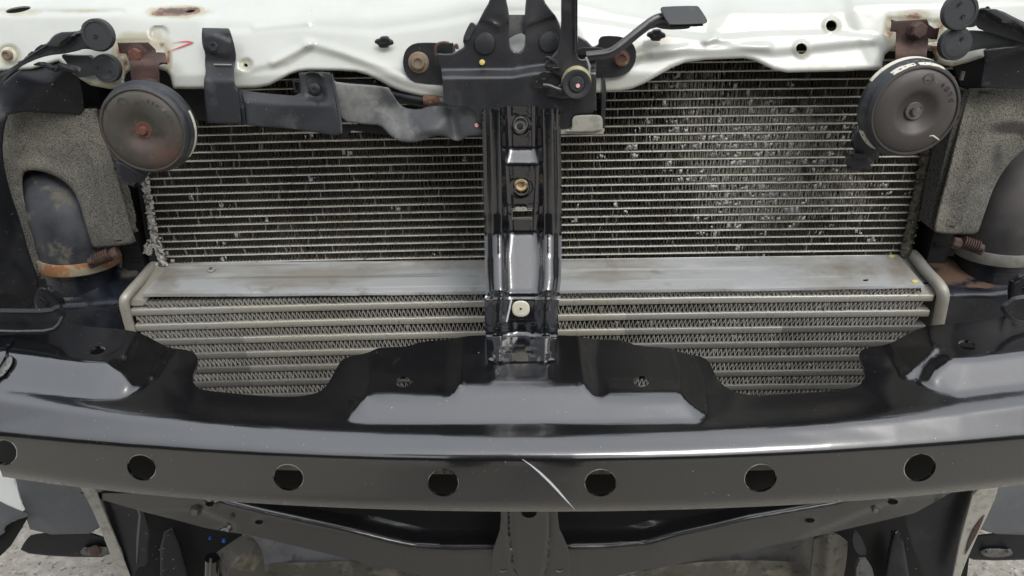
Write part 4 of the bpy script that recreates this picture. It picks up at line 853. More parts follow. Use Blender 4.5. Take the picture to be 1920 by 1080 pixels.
# ================================================================ CRASH BEAM
def Yf(x): return -.236+np.where(np.asarray(x) < 980, .039, .031)*((np.asarray(x)-980.0)/980)**2
XS = [-60, 0, 120, 240, 360, 480, 600, 720, 840, 960, 1080, 1200, 1320, 1440, 1560, 1680, 1800, 1920, 1980]
def fitc(xs, ys, d):
    c = np.polyfit((np.array(xs)-960)/960., ys, d); return lambda x: float(np.polyval(c, (min(max(x, -60), 1980)-960)/960.))
yb_ = fitc([0, 240, 480, 720, 960, 1200, 1440, 1680, 1920], [802, 822, 838, 846, 849, 847, 840, 826, 808], 4)
ya_ = fitc([0, 120, 240, 480, 560, 720, 960, 1200, 1440, 1560, 1680, 1800, 1920], [745, 763, 779, 801, 807, 814, 817, 812, 803, 795, 784, 770, 755], 4)
yl_ = fitc([0, 190, 325, 480, 720, 840, 980, 1200, 1350, 1560, 1680, 1920], [891, 917, 930, 942, 952, 956, 958, 956, 951, 939, 932, 906], 4)
fb = Field(-60, 560, 1980, 970, 2)
Ls = [[(x, yl_(x)+8, float(Yf(x))+.012) for x in XS], [(x, yl_(x)-1, float(Yf(x))+.004) for x in XS], [(x, yl_(x)-11, float(Yf(x))) for x in XS], [(x, yb_(x)+21, float(Yf(x))) for x in XS], [(x, yb_(x)+14, float(Yf(x))+.0006) for x in XS], [(x, yb_(x)+6, float(Yf(x))+.0020) for x in XS], [(x, yb_(x)-2, float(Yf(x))+.0041) for x in XS],
      [(x, ya_(x)+3, float(Yf(x))+.0150) for x in XS], [(x, ya_(x)-13, float(Yf(x))+.0240) for x in XS]]
def wq(x): return 5e-7*np.clip((np.abs(np.asarray(x, float)-970)-600)/160, 0, 1)
def deck(x, y): return float(Yf(x))+.0240+(ya_(x)-13-y)*.00064+float(wq(x))*max(0, ya_(x)-13-y)**2
def off(l): return [(x, y, deck(x, y)+d) for x, y, d in l]
def fac(l, f): return [(x, y, deck(x, f)+(f-y)*.00033) for x, y in l]
C_ = []
HL, HC, WG = -.0143, -.0212, -.0222
C_.append(off([(690, 793, 0), (800, 794, 0), (960, 794.5, 0), (1120, 794, 0), (1285, 792, 0)]))
C_.append(fac([(684, 752), (760, 754), (832, 755), (850, 749), (868, 732), (960, 730), (1090, 731), (1104, 740), (1120, 752), (1200, 753), (1281, 750)], 793))
C_.append(off([(688, 744, HL), (705, 738, HL), (822, 744, HL), (842, 738, HL), (862, 721, HC), (960, 718, HC), (1096, 719, HC), (1118, 736, HL), (1135, 744, HL), (1265, 742, HL), (1278, 738, HL)]))
C_.append(off([(862, 721, HC), (868, 660, HC), (872, 631, HC)])); C_.append(off([(842, 738, HL), (838, 680, HL), (838, 640, HL)]))
C_.append(off([(1096, 719, HC), (1088, 660, HC), (1084, 632, HC)])); C_.append(off([(1118, 736, HL), (1112, 680, HL), (1120, 638, HL)]))
C_.append(off([(688, 744, HL), (694, 700, HL), (698, 668, HL)])); C_.append(off([(1278, 738, HL), (1274, 700, HL), (1262, 655, HL)]))
C_.append(off([(654, 790, .0), (636, 782, .0), (640, 740, .0005), (646, 700, .0), (655, 669, -.001)])); C_.append(off([(1312, 792, .0), (1326, 782, .0), (1322, 735, .0), (1312, 695, .0), (1305, 665, -.001)]))
C_.append(off([(690, 661, HL), (765, 650, HL), (838, 636, HL)])); C_.append(off([(872, 630, HC), (960, 628, HC), (1080, 629, HC)])); C_.append(off([(1120, 634, HL), (1195, 649, HL), (1255, 652, HL)]))
C_.append(off([(638, 678, .002), (618, 715, .005), (590, 738, .004), (540, 744, .002), (440, 738, .001), (372, 727, .0)]))
C_.append(off([(1330, 680, .002), (1342, 708, .004), (1375, 735, .004), (1440, 741, .002), (1560, 733, .001), (1615, 720, 0)]))
C_.append(off([(600, 770, .003), (480, 768, .0025), (390, 760, .0015)])); C_.append(off([(1370, 770, .003), (1480, 764, .0025), (1600, 750, .0015)]))
# left wing: sloping facet, raised deck, crest
C_.append(off([(-60, 716, 0), (0, 725, 0), (60, 732, 0), (120, 740, 0), (180, 747, 0), (222, 747, 0), (243, 740, 0)]))
C_.append([(x, y, deck(x, f)+(f-y)*.00033) for x, y, f in ((-60, 650, 716), (20, 662, 727), (60, 668, 732), (110, 675, 739), (155, 680, 744), (203, 679, 747))])
C_.append(off([(-60, 640, WG), (20, 653, WG), (110, 666, WG), (155, 671, WG), (206, 670, WG)])); C_.append(off([(206, 670, WG), (236, 652, WG), (250, 622, WG)]))
C_.append(off([(243, 740, 0), (270, 724, 0), (290, 700, 0), (300, 680, 0), (318, 655, 0)])); C_.append([(203, 679, deck(203, 747)+68*.00033), (228, 700, deck(228, 747)+47*.00034), (240, 720, deck(240, 746)+25*.00034), (243, 740, deck(243, 740))])
C_.append(off([(-60, 620, WG), (26, 628, WG), (100, 618, WG), (170, 612, WG), (225, 616, WG), (250, 622, WG)])); C_.append(off([(318, 655, 0), (345, 655, 0), (362, 660, 0), (371, 672, 0), (362, 705, 0)]))
C_.append(off([(-60, 575, WG), (60, 580, WG), (118, 592, WG), (200, 590, WG)]))
# right wing
C_.append(off([(1755, 733, 0), (1795, 740, 0), (1830, 736, 0), (1875, 730, 0), (1920, 725, 0), (1980, 716, 0)]))
C_.append([(x, y, deck(x, f)+(f-y)*.00033) for x, y, f in ((1780, 672, 738), (1815, 672, 739), (1845, 671, 735), (1920, 661, 725), (1980, 652, 716))])
C_.append(off([(1776, 663, WG), (1815, 663, WG), (1845, 662, WG), (1920, 652, WG), (1980, 642, WG)])); C_.append(off([(1776, 663, WG), (1745, 645, WG), (1740, 612, WG)]))
C_.append(off([(1755, 733, 0), (1722, 718, 0), (1700, 700, 0), (1684, 680, 0), (1668, 648, 0)])); C_.append([(1780, 672, deck(1780, 738)+66*.00033), (1758, 692, deck(1758, 738)+46*.00034), (1748, 712, deck(1748, 737)+25*.00034), (1755, 733, deck(1755, 733))])
C_.append(off([(1622, 708, 0), (1612, 665, 0), (1625, 652, 0), (1668, 648, 0)])); C_.append(off([(1740, 612, WG), (1765, 608, WG), (1830, 603, WG), (1870, 598, WG), (1980, 590, WG)]))
C_.append(off([(1690, 582, WG), (1860, 570, WG), (1980, 560, WG)]))
fb.tin([(-60, 560, -.08), (1980, 560, -.08), (-60, 970, -.15), (1980, 970, -.15)]+off([(500, 650, 0), (1480, 650, 0), (960, 560, HC)]), Ls+C_)
beam_out = [(-50, 630), (26, 628), (60, 622), (100, 619), (112, 603), (122, 598), (135, 608), (170, 613), (225, 617), (258, 622), (290, 638), (315, 652), (345, 655), (362, 659), (371, 671), (370, 684), (362, 700), (361, 716), (370, 727), (385, 732), (440, 738), (500, 743), (540, 744), (565, 743), (590, 738), (605, 731), (618, 715), (630, 692), (638, 678), (650, 669), (690, 662), (705, 653), (725, 651), (765, 650), (790, 640), (850, 636), (872, 630), (915, 628), (960, 628), (1080, 629), (1100, 634), (1130, 637), (1170, 638), (1195, 649), (1250, 651), (1280, 662), (1310, 667), (1326, 674), (1336, 690), (1342, 706), (1355, 722), (1375, 734), (1400, 740), (1440, 741), (1500, 737), (1560, 733), (1600, 727), (1615, 720), (1622, 708), (1620, 690), (1612, 670), (1612, 658), (1625, 652), (1665, 646), (1700, 628), (1725, 614), (1765, 608), (1830, 603), (1870, 598), (1895, 585), (1970, 575)]
beam_out += [(x, yl_(x)+2) for x in range(1970, -60, -60)]
dq_ = np.array([ya_(q) for q in fb.P[:, 0]])-13-fb.P[:, 1]; Dk = (Yf(fb.P[:, 0])+.0240+dq_*.00064+wq(fb.P[:, 0])*np.maximum(dq_, 0)**2).reshape(fb.a.shape)
ins = pip(fb.P, beam_out).reshape(fb.a.shape); src = fb.a.copy(); fb.a = src-Dk; fb.blur_in(7, beam_out)
up_ = (fb.P[:, 1] < 770).reshape(fb.a.shape); fb.a = np.where(ins | ~up_, src, Dk+fb.a); fb.blur(3.6)
for (x, y) in ((925, 693), (1028, 689)): fb.press(ell(x, y, 11, 7), -.0009, 4)
for ln, h_, w_ in (([(684, 748), (664, 770), (652, 784)], -.0011, 3.5), ([(1090, 724), (1104, 738), (1120, 748)], -.0009, 3), ([(1281, 744), (1300, 762), (1320, 776)], -.0011, 3.5), ([(866, 724), (852, 740), (834, 750)], -.0009, 3),
        ([(688, 744), (694, 700), (699, 664)], -.0012, 5), ([(862, 721), (868, 660), (872, 634)], -.0012, 6), ([(1096, 719), (1088, 660), (1084, 634)], -.0012, 6), ([(1278, 738), (1274, 700), (1264, 656)], -.0012, 5),
        ([(236, 668), (250, 642), (262, 626)], -.0016, 5), ([(286, 706), (300, 682), (318, 655)], -.0016, 5), ([(1702, 700), (1722, 680), (1748, 655)], -.0024, 9), ([(1664, 650), (1684, 680), (1712, 712)], -.0010, 4)): fb.ridge(ln, h_, w_)
fb.press([(1140, 716), (1270, 722), (1275, 738), (1136, 740)], -.0012, 14).press([(700, 722), (820, 722), (832, 738), (696, 738)], -.0006, 14)
fb.press([(925, 660), (1032, 660), (1036, 715), (920, 715)], -.0012, 8)
front_holes = [(8, 848, 25, 24, 35), (265.5, 876.5, 28, 24, 25), (541, 895, 29, 25, 15), (831, 905, 29.5, 26, 5), (1126, 905, 30.5, 26, -4), (1426, 896, 31, 26.5, -14), (1724.5, 876.5, 31, 26, -22)]
holes = [ell(*h, n=36) for h in front_holes]+[ell(182, 657, 15.5, 7.5, -12), ell(1814, 647, 17, 9, 14), ell(756, 716, 14.5, 10), ell(1203, 715, 14.5, 10)]
bm_ = thing('crash_beam', 'satin black curved steel bumper beam with a row of round holes', 'bumper beam', W(980, 880, -.21))
m_beamrim = m_beam
sheet('beam_shell', smooth_poly(beam_out, 1), fb, .0022, m_beam, bm_, holes=holes, sp=6, esp=5, smooth=60)
for q in front_holes:
    e_ = np.array(ell(q[0], q[1]+.3, q[2]-.3, q[3]-.3, q[4], 36)); e_ = np.concatenate([e_, e_[:1]])
    tube('hole_edge', [tuple(v) for v in Wn(e_, fb(e_)+.0012)], .00045, m_edge, bm_, seg=6)
def back_Y(P): return Yf(P[:, 0])+.055
sheet('rear_plate', [(x, np.interp(x, XS, [yb_(q) for q in XS])-34) for x in XS]+[(x, yl_(x)-14) for x in XS[::-1]], back_Y, .002, m_void, bm_, sp=40)  # void black stands in for the shade inside the beam
sheet('inner_flange', [(480, 855), (980, 862), (1500, 852), (1500, 880), (1130, 889), (980, 890), (830, 889), (480, 880)], lambda P: Yf(P[:, 0])+.03, .001, m_paletab, bm_, sp=30)  # pale colour stands in for light that does not get inside
# inner roof seen in the holes, with small welded ribs
for (cx, cy) in ((831, 905), (1126, 905)):
    for dx in (-13, 2, 14): tube('inner_rib', [W(cx+dx, cy-38, -.208), W(cx+dx, cy-16, -.208)], .0007, m_steel, bm_, seg=6)
strip('scratch', [(979, 861), (995, 872), (1012, 886), (1030, 903), (1046, 920), (1060, 936), (1078, 956)], 4.2, lambda Q: fb(Q)-.0005, .0002, m_scratch, bm_)
sheet('end_edge', smooth_poly([(24, 630), (28, 634), (12, 655), (8, 672), (-30, 730), (-30, 700), (0, 668), (8, 650)], 1), lambda P: fb(P)-.003, .003, m_gloss, bm_, sp=8)
sheet('end_rim', smooth_poly([(18, 664), (24, 668), (24, 682), (6, 706), (0, 708), (-20, 720), (-20, 706), (-4, 696)], 1), lambda P: fb(P)-.003, .004, m_steel, bm_, sp=6, rim=3, rimh=.002)

# ================================================================ CENTRE STAY
cs = thing('centre_stay', 'glossy black ribbed upright stay joining latch and bumper beam', 'centre stay', W(978, 440, -.1))
fc = Field(890, 190, 1070, 690, 1)
def le(y): return np.interp(y, [200, 270, 400, 480, 520, 555, 575, 610, 680], [903, 905, 908, 909, 910, 913, 909, 909, 913])
def re_(y): return np.interp(y, [200, 330, 480, 520, 555, 575, 610, 680], [1051, 1053, 1053, 1053, 1048, 1047, 1046, 1045])
y = fc.P[:, 1]; x = fc.P[:, 0]; w_ = np.clip((x-le(y))/(re_(y)-le(y)), 0, 1)
base = np.interp(y, [190, 276, 281, 306, 311, 433, 440, 552, 558, 602, 628, 632, 680], [-.0790, -.0790, -.0794, -.0865, -.0868, -.0872, -.0882, -.1222, -.1226, -.1228, -.1230, -.1235, -.1440])
deckY = Yf(fc.P[:, 0])+.0240+(ya_(960)-13-y)*.00064+HC-.0036; base = np.where(y > 630, deckY, base); base = np.where((y > 600) & (y <= 630), np.minimum(base, -.1230), base)
arm_ = np.interp(w_, [0, .05, .10, .15, .22, .27, .31, .36, .64, .69, .73, .78, .85, .90, .95, 1], [.0065, .0050, -.001, -.002, -.002, .003, .0065, .0070, .0070, .0065, .003, -.002, -.002, -.001, .0050, .0065])
# side columns run straighter than the stepped middle
colb = np.interp(y, [190, 300, 400, 440, 480, 545, 562, 600, 630], [-.0830, -.0862, -.0895, -.0925, -.1010, -.1215, -.1230, -.1232, -.1240]); mid_ = np.clip((np.minimum(w_, 1-w_)-.24)/.1, 0, 1)
b2 = np.where(y < 628, colb*(1-mid_)+(base+0.0)*mid_, base)
fade = np.interp(y, [190, 545, 562, 600, 640, 680], [1, 1, .5, .4, .3, .2])
cc_ = np.where(w_ < .5, 1, 1)*arm_
flat_mid = np.interp(w_, [.24, .34, .66, .76], [0, 1, 1, 0])
fc.a = (b2+cc_*fade*(1-flat_mid*0)-.007*flat_mid*fade*.4).reshape(fc.a.shape); fc.blur(1.9)
for x0_ in (935, 987):                                       # waffle pressing at the foot
    fc.press([(x0_, 608), (x0_+17, 608), (x0_+17, 623), (x0_, 623)], -.0006, 4); fc.press([(x0_, 633), (x0_+18, 633), (x0_+15, 646), (x0_+3, 646)], -.0006, 4)
    fc.ridge([(x0_+3, 650), (x0_+18, 650)], -.0012, 3)
fc.press([(966, 606), (992, 606), (992, 624), (966, 624)], .0012, 4).ridge([(914, 627.5), (1044, 627.5)], -.0012, 2)
for x_ in (951, 999): fc.press(ell(x_, 663, 9, 5), -.0010, 3)
for x_ in (920, 1035): fc.press([(x_-6, 663), (x_+5, 661), (x_+5, 673), (x_-6, 674)], -.0014, 4)
for hx, hy in ((975, 232), (977, 352)): fc.press(ell(hx, hy, 17, 17), .0006, 4)
fc.ridge([(916, 556), (1048, 556)], .0018, 2.5)
so_ = [(904, 207), (908, 203), (914, 204), (925, 204), (931, 207), (942, 200), (1008, 199), (1014, 206), (1027, 203), (1044, 204), (1050, 207), (1051, 215), (1052, 270), (1053, 330), (1053, 480), (1052.5, 520), (1049, 555), (1047, 575), (1046, 625), (1045, 668), (1041, 677), (920, 678), (914, 670), (912, 640), (909, 610), (908, 560), (912, 553), (910, 520), (909, 480), (908, 400), (905, 270), (903, 215)]
sheet('stay_body', smooth_poly(so_, 1, keep=[5, 6]), fc, .0018, m_gloss, cs, holes=[ell(976, 232, 12, 13.5), ell(978, 352, 12.5, 13), [(960, 394), (998, 393), (998, 411), (960, 411)]], sp=4, esp=4, smooth=70)
def ringp(name, cx, cy, rx, ry, Y, mat, t=.0007):
    tube(name, [W(cx+rx*math.cos(a), cy+ry*math.sin(a), Y) for a in np.linspace(0, 2*math.pi, 25)], t, mat, cs, seg=6)
ringp('hole_rim', 976, 233, 12.5, 13, -.0755, m_steel, .0006); ringp('hole_rim', 978, 353, 12.5, 12.5, -.0845, m_steel, .0004)
lathe('weld_nut', W(975, 238, -.074), (0, -1, .3), [(.0050, -.004), (.0050, 0), (.0040, .0006), (.0026, .0002), (.0024, -.003)], m_steel, cs, seg=24)
lathe('weld_nut', W(977, 346, -.083), (0, -1, .3), [(.0050, -.004), (.0050, 0), (.0040, .0006), (.0026, .0002), (.0024, -.003)], M('tan_weld_nut', (.42, .30, .16), .5, metal=.2), cs, seg=24)
gs = [tube_g([W(a, b, -.088), W(c_, d_, -.088)], .0005, 6) for a, b, c_, d_ in ((960, 394, 960, 411), (960, 409.5, 998, 408), (960, 411, 998, 410.5), (959, 392, 966, 392), (990, 391, 999, 391))]
mk('slot_frame', *join(*gs), m_steel, cs, smooth=30)
sheet('slot_tab', smooth_poly([(965, 396), (965, 390), (972, 388), (976, 390), (980, 388), (988, 390), (989, 396)], 1), -.0875, .001, m_alu, cs, sp=6)
sheet('square_plug', smooth_poly([(960, 564), (993, 564), (993, 594), (960, 594)], 2), lambda P: fc(P)-.002, .0012, m_plug, cs, sp=6, rim=4, rimh=.0008)
lathe('plug_hole', W(976.5, 579, -.1256), (0, -1, .1), [(.0014, .0), (.0012, .0006), (.0002, .0006)], m_void, cs, seg=3)
tube('wire_strand', curve3([W(959, 560, -.1265), W(956, 575, -.1265), W(951, 598, -.1265), W(950, 603, -.1265)], 4), .0007, m_scratch, cs, seg=6)

# ================================================================ HEADLAMP SURROUNDS, LEFT AND RIGHT
ls = thing('headlamp_surround', 'dark plastic headlamp surround in the upper left corner with two round caps', 'plastic surround', W(100, 180, -.05))
sheet('surround_wall', smooth_poly([(-60, 165), (0, 160), (40, 128), (70, 118), (95, 112), (125, 118), (150, 142), (156, 170), (160, 215), (120, 214), (20, 208), (8, 235), (4, 290), (16, 350), (40, 420), (56, 480), (72, 520), (72, 560), (40, 592), (-60, 592)], 1, keep=[0, 19]), (lambda f: f)(Field(-80, 90, 180, 610, 2).tin([(-80, 90, -.03), (180, 90, -.03), (-80, 610, -.09), (180, 610, -.03), (100, 150, -.042), (150, 210, -.03), (20, 215, -.045), (10, 300, -.055), (70, 540, -.06), (-20, 400, -.09), (-60, 250, -.07)]).blur(10).ridge([(150, 215), (90, 160), (40, 140)], -.002, 14)), .0025, m_shroud, ls, sp=8, rim=4, rimh=.0015)
fa = Field(-70, 30, 240, 220, 2, -.058); fa.tin([], [[(-70, 30, -.052), (240, 30, -.052)], [(-70, 190, -.066), (240, 190, -.066)]]); fa.press([(-60, 190), (30, 120), (90, 86), (112, 88), (120, 86), (150, 62), (113, 60), (88, 82), (20, 128), (-60, 180)], -.006, 5).blur(1.5)
sheet('surround_arm', smooth_poly([(-60, 190), (-40, 165), (10, 138), (50, 106), (88, 82), (100, 66), (114, 60), (142, 59), (152, 56), (153, 46), (162, 38), (176, 34), (192, 36), (205, 46), (213, 62), (214, 80), (209, 90), (198, 97), (184, 97), (168, 92), (155, 92), (148, 95), (120, 101), (90, 104), (60, 114), (30, 130), (10, 148), (-10, 175), (-30, 200), (-60, 210)], 1), fa, .003, m_plastic, ls, sp=5, rim=2.5, rimh=.001)
sheet('arm_bevel', [(89, 82), (102, 67), (115, 60), (143, 59), (113, 81), (112, 88), (92, 87)], -.0645, .001, m_disc, ls, sp=10, rim=2, rimh=.0008)
sheet('lower_arm', smooth_poly([(112, 102), (130, 104), (178, 105), (180, 140), (150, 147), (140, 140), (128, 122)], 1), -.049, .004, m_disc, ls, sp=8)
sheet('crumpled_tape', smooth_poly([(58, 122), (78, 114), (100, 122), (106, 130), (110, 116), (125, 120), (150, 124), (152, 134), (142, 138), (120, 132), (98, 134), (80, 124)], 1), Field(40, 100, 170, 150, 2, -.056).ridge([(100, 118), (108, 130)], .005, 4).ridge([(70, 118), (95, 128)], -.003, 5).ridge([(115, 125), (148, 135)], -.003, 5), .001, m_shroud, ls, sp=4)
def cap(par, cx, cy, rx, Y, holes_=(), cut=None, ax=(0, -1, .1), inner=True):
    s = S(cx, cy, Y); r = rx*s
    c_ = lathe('round_cap', W(cx, cy, Y), ax, [(r, -.003), (r, .0012), (r*.96, .002), (r*.80, .0021), (r*.78, .0014) if inner else (r*.79, .0022), (r*.74, .0014) if inner else (r*.7, .0023), (r*.1, .0015) if inner else (r*.1, .0024)], m_disc if inner else m_plastic, par, seg=44)
    for hx, hy in holes_: lathe('cap_pin', W(hx, hy, Y-.0024), ax, [(.0013, 0), (.0012, .0005), (.0006, .0003)], m_dark, c_, seg=10)
    return c_
cap(ls, 184, 65, 29, -.063, [(178, 68)]); cap(ls, 200, 128, 26, -.053, [(206, 135), (181, 127)], inner=False)
fe = Field(-70, 560, 140, 640, 2, -.13)
sheet('surround_foot', smooth_poly([(-60, 584), (20, 586), (95, 586), (108, 577), (114, 583), (117, 592), (108, 610), (98, 618), (80, 621), (30, 622), (-60, 619)], 1), plane(-.128, 0, .0002, 0, 600), .003, m_shroud, ls, sp=7, rim=4, rimh=-.0012)
tube('foot_edge', [W(x, y, -.1295) for x, y in ((-60, 618), (30, 621), (82, 620), (100, 616), (109, 608), (117, 592))], .0009, m_steel, ls, seg=6)
sheet('foot_gusset', smooth_poly([(60, 560), (75, 530), (105, 555), (122, 580), (112, 592), (95, 586), (70, 586)], 1), -.085, .01, m_shroud, ls, sp=8, rim=5, rimh=.004)

rs = thing('headlamp_surround', 'dark plastic headlamp surround in the upper right corner with two round caps', 'plastic surround', W(1860, 120, -.05))
sheet('surround_wall', smooth_poly([(1845, 100), (1870, 92), (1980, 60), (1980, 168), (1840, 166), (1838, 155), (1842, 135), (1845, 118)], 1, keep=[2, 3]), Field(1820, 50, 1990, 190, 2).tin([(1820, 50, -.05), (1990, 50, -.04), (1820, 190, -.05), (1990, 190, -.035)]).ridge([(1850, 104), (1900, 86), (1980, 76)], -.003, 5), .0025, m_shroud, rs, sp=8, rim=4, rimh=.0015)
sheet('surround_void', [(1790, 126), (1845, 110), (1845, 165), (1815, 168), (1800, 160)], -.01, .003, m_void, rs, sp=20)
sheet('surround_arm', smooth_poly([(1832, 20), (1842, 15), (1875, 18), (1905, 34), (1975, 66), (1975, 96), (1900, 76), (1850, 60), (1830, 52), (1828, 34)], 1), Field(1815, 0, 1990, 110, 2, -.056).press([(1840, 12), (1870, 14), (1985, 62), (1985, 90), (1905, 52), (1880, 44), (1842, 20)], -.009, 6), .003, m_plastic, rs, sp=6, rim=2.5, rimh=.001)
sheet('arm_bevel', [(1841, 15.5), (1868, 17), (1900, 34), (1905, 35), (1922, 46), (1922, 54), (1900, 42), (1888, 44), (1878, 42), (1877, 36)], -.0665, .001, m_disc, rs, sp=10, rim=2, rimh=.0006)
sheet('lower_arm', smooth_poly([(1800, 58), (1830, 56), (1880, 62), (1900, 75), (1985, 80), (1985, 100), (1900, 92), (1850, 90), (1820, 96), (1805, 100)], 1), -.052, .003, m_disc, rs, sp=8, rim=3, rimh=.001)
sheet('wall_gusset', smooth_poly([(1843, 92), (1870, 88), (1920, 84), (1900, 96), (1856, 112), (1846, 106)], 1), -.0575, .004, m_shroud, rs, sp=6, rim=4, rimh=.002)
sheet('cap_web', smooth_poly([(1802, -10), (1828, -6), (1835, 20), (1834, 45), (1824, 52), (1800, 50)], 1), -.058, .003, m_disc, rs, sp=8, rim=3, rimh=.001)
cap(rs, 1800, 22, 33, -.060, [(1801, 7), (1806, 31)]); cap(rs, 1791, 82, 30, -.0565, [(1785, 96), (1804, 73)], inner=False)
tube('wall_stay', [W(1806, 134, -.04), W(1802, 150, -.04)], .0016, m_steel, rs, seg=8)
sheet('surround_foot', smooth_poly([(1882, 576), (1892, 572), (1905, 560), (1980, 556), (1980, 612), (1912, 604), (1898, 596), (1888, 586)], 1), plane(-.118), .003, m_shroud, rs, sp=7, rim=5, rimh=-.0015)
sheet('side_pipe_cover', smooth_poly([(1900, 520), (1980, 505), (1980, 580), (1900, 590), (1892, 560)], 1), plane(-.085), .01, m_shroud, rs, sp=8, rim=6, rimh=.004)

# inner wings and added light blockers behind everything
iw = thing('inner_wing', 'dark inner wing behind the left foam pad', 'inner wing', W(120, 400, .05))
sheet('wing_panel', [(-900, 40), (262, 120), (262, 560), (240, 640), (-900, 760)], .06, .003, m_void, iw, sp=80)  # widened out of view so the beam deck mirrors no open sky
sheet('pipe_stub', smooth_poly([(222, 462), (250, 455), (258, 500), (262, 520), (226, 522)], 1), .03, .01, m_lightgrey, iw, sp=8, rim=6, rimh=.004)
iw = thing('inner_wing', 'dark inner wing behind the right foam pad', 'inner wing', W(1840, 400, .05))
sheet('wing_panel', [(1735, 110), (2800, 20), (2800, 760), (1720, 640), (1720, 400)], .06, .003, m_void, iw, sp=80)  # also widened out of view to shut sky out of deck reflections
sheet('pipe_stub', smooth_poly([(1730, 430), (1745, 425), (1742, 475), (1735, 490), (1722, 490)], 1), .02, .01, m_plastic, iw, sp=8, rim=5, rimh=.004)
mk_ = tag(mk('light_blocker_floor', *box_g(-.6, .6, .10, .9, -.36, -.35), m_void, smooth=False), 'dark floor added behind the radiator to block light', 'engine bay')  # black boxes added out of sight so the gaps stay dark
mk_ = tag(mk('light_blocker', *box_g(-.75, .75, .2, .22, -.36, .22), m_void, smooth=False), 'dark bulkhead added behind the radiator', 'light_blocker')

# ================================================================ LOWER CROSSMEMBER
YC = -.085
cm = thing('lower_crossmember', 'glossy black pressed crossmember dipping below the bumper beam', 'crossmember', W(980, 1010, YC))
top = [(150, 925), (300, 925), (480, 930), (900, 930), (1100, 930), (1440, 925), (1700, 920), (1800, 915)]
low = [(1715, 962), (1640, 980), (1540, 1003), (1440, 1024), (1350, 1042), (1250, 1062), (1180, 1074), (1100, 1095), (840, 1095), (790, 1079), (700, 1060), (600, 1035), (480, 1006), (385, 990), (330, 975), (270, 960)]
pipe = [(380, 925), (440, 940), (500, 955), (560, 968), (660, 990), (740, 1010), (780, 1018), (850, 1021), (980, 1021), (1130, 1019), (1210, 1013), (1260, 999), (1340, 981), (1400, 966), (1470, 954), (1560, 938), (1640, 920)]
fcm = Field(120, 900, 1840, 1110, 2)
fcm.tin([(120, 900, YC+.03), (1840, 900, YC+.03), (120, 1110, YC), (1840, 1110, YC)],
        [[(120, 905, YC+.02)]+[(x, y-16, YC+.022) for x, y in pipe]+[(1840, 905, YC+.02)], [(x, y-3, YC+.004) for x, y in pipe], [(x, y+9, YC) for x, y in pipe], [(500, 905, YC+.07), (960, 905, YC+.09), (1450, 905, YC+.07)]])
fcm.blur(3.2); fcm.press([(200, 920), (310, 925), (390, 965), (560, 1000), (300, 1010), (200, 1000)], .0, 6)
fcm.press([(1500, 1010), (1640, 952), (1700, 930), (1760, 930), (1740, 990)], .004, 12).press([(200, 960), (370, 955), (440, 985), (380, 1010), (200, 1000)], .005, 10)
def slot(x, y, a=10, b=5.5): return smooth_poly([(x-a, y), (x-a*.6, y-b), (x+a*.6, y-b), (x+a, y), (x+a*.6, y+b), (x-a*.6, y+b)], 1)
sls = [(394, 945, 10, 4.5), (486, 979, 9, 4), (1518, 976, 10.5, 4.5), (1674, 941, 11, 5)]
for x, y, a, b in sls: fcm.press(slot(x, y, a+4, b+4), -.0012, 3)
sheet('pressed_member', top+low, fcm, .002, m_member, cm, holes=[slot(*q) for q in sls], sp=7, esp=7)
bolt(cm, 367, 957, YC-.0005, 11, 7, m_steel, m_latch); bolt(cm, 436, 967, YC-.0002, 5, 4, m_latch, m_latch); bolt(cm, 1640, 955, YC+.0005, 6, 5, m_steel, m_latch)
sheet('slot_backing', [(180, 925), (1780, 918), (1700, 952), (1540, 988), (1350, 1026), (1180, 1056), (800, 1060), (600, 1018), (420, 985), (270, 948)], YC+.03, .002, m_void, cm, sp=60)  # black plate added behind the slots so they read dark
cbk = thing('lower_centre_bracket', 'flared black bracket hanging in the middle below the bumper beam', 'bracket', W(996, 1010, YC-.01))
fk = Field(905, 930, 1090, 1110, 2, YC-.012); fk.ridge([(954, 930), (955, 1000), (962, 1060), (978, 1110)], .0026, 3).ridge([(1031, 930), (1031, 1000), (1026, 1050), (1016, 1110)], .0026, 3).press([(956, 930), (1030, 930), (1030, 1000), (1024, 1060), (1012, 1110), (982, 1110), (964, 1060), (957, 1000)], -.002, 5)
sheet('bracket_plate', smooth_poly([(939, 935), (1046, 935), (1046, 985), (1058, 1010), (1068, 1035), (1069, 1100), (922, 1100), (922, 1038), (930, 1015), (939, 988)], 1, keep=[0, 1, 5, 6]), fk, .002, m_member, cbk, holes=[ell(992, 961, 14.5, 10)], sp=6, rim=2, rimh=.0005)
for x in (943, 1049): ringp_ = tube('weld_mark', curve3([W(x-7, 1070, YC-.0125), W(x, 1072, YC-.0125), W(x+7, 1069, YC-.0125)], 4), .0008, m_steel, cbk, seg=6)

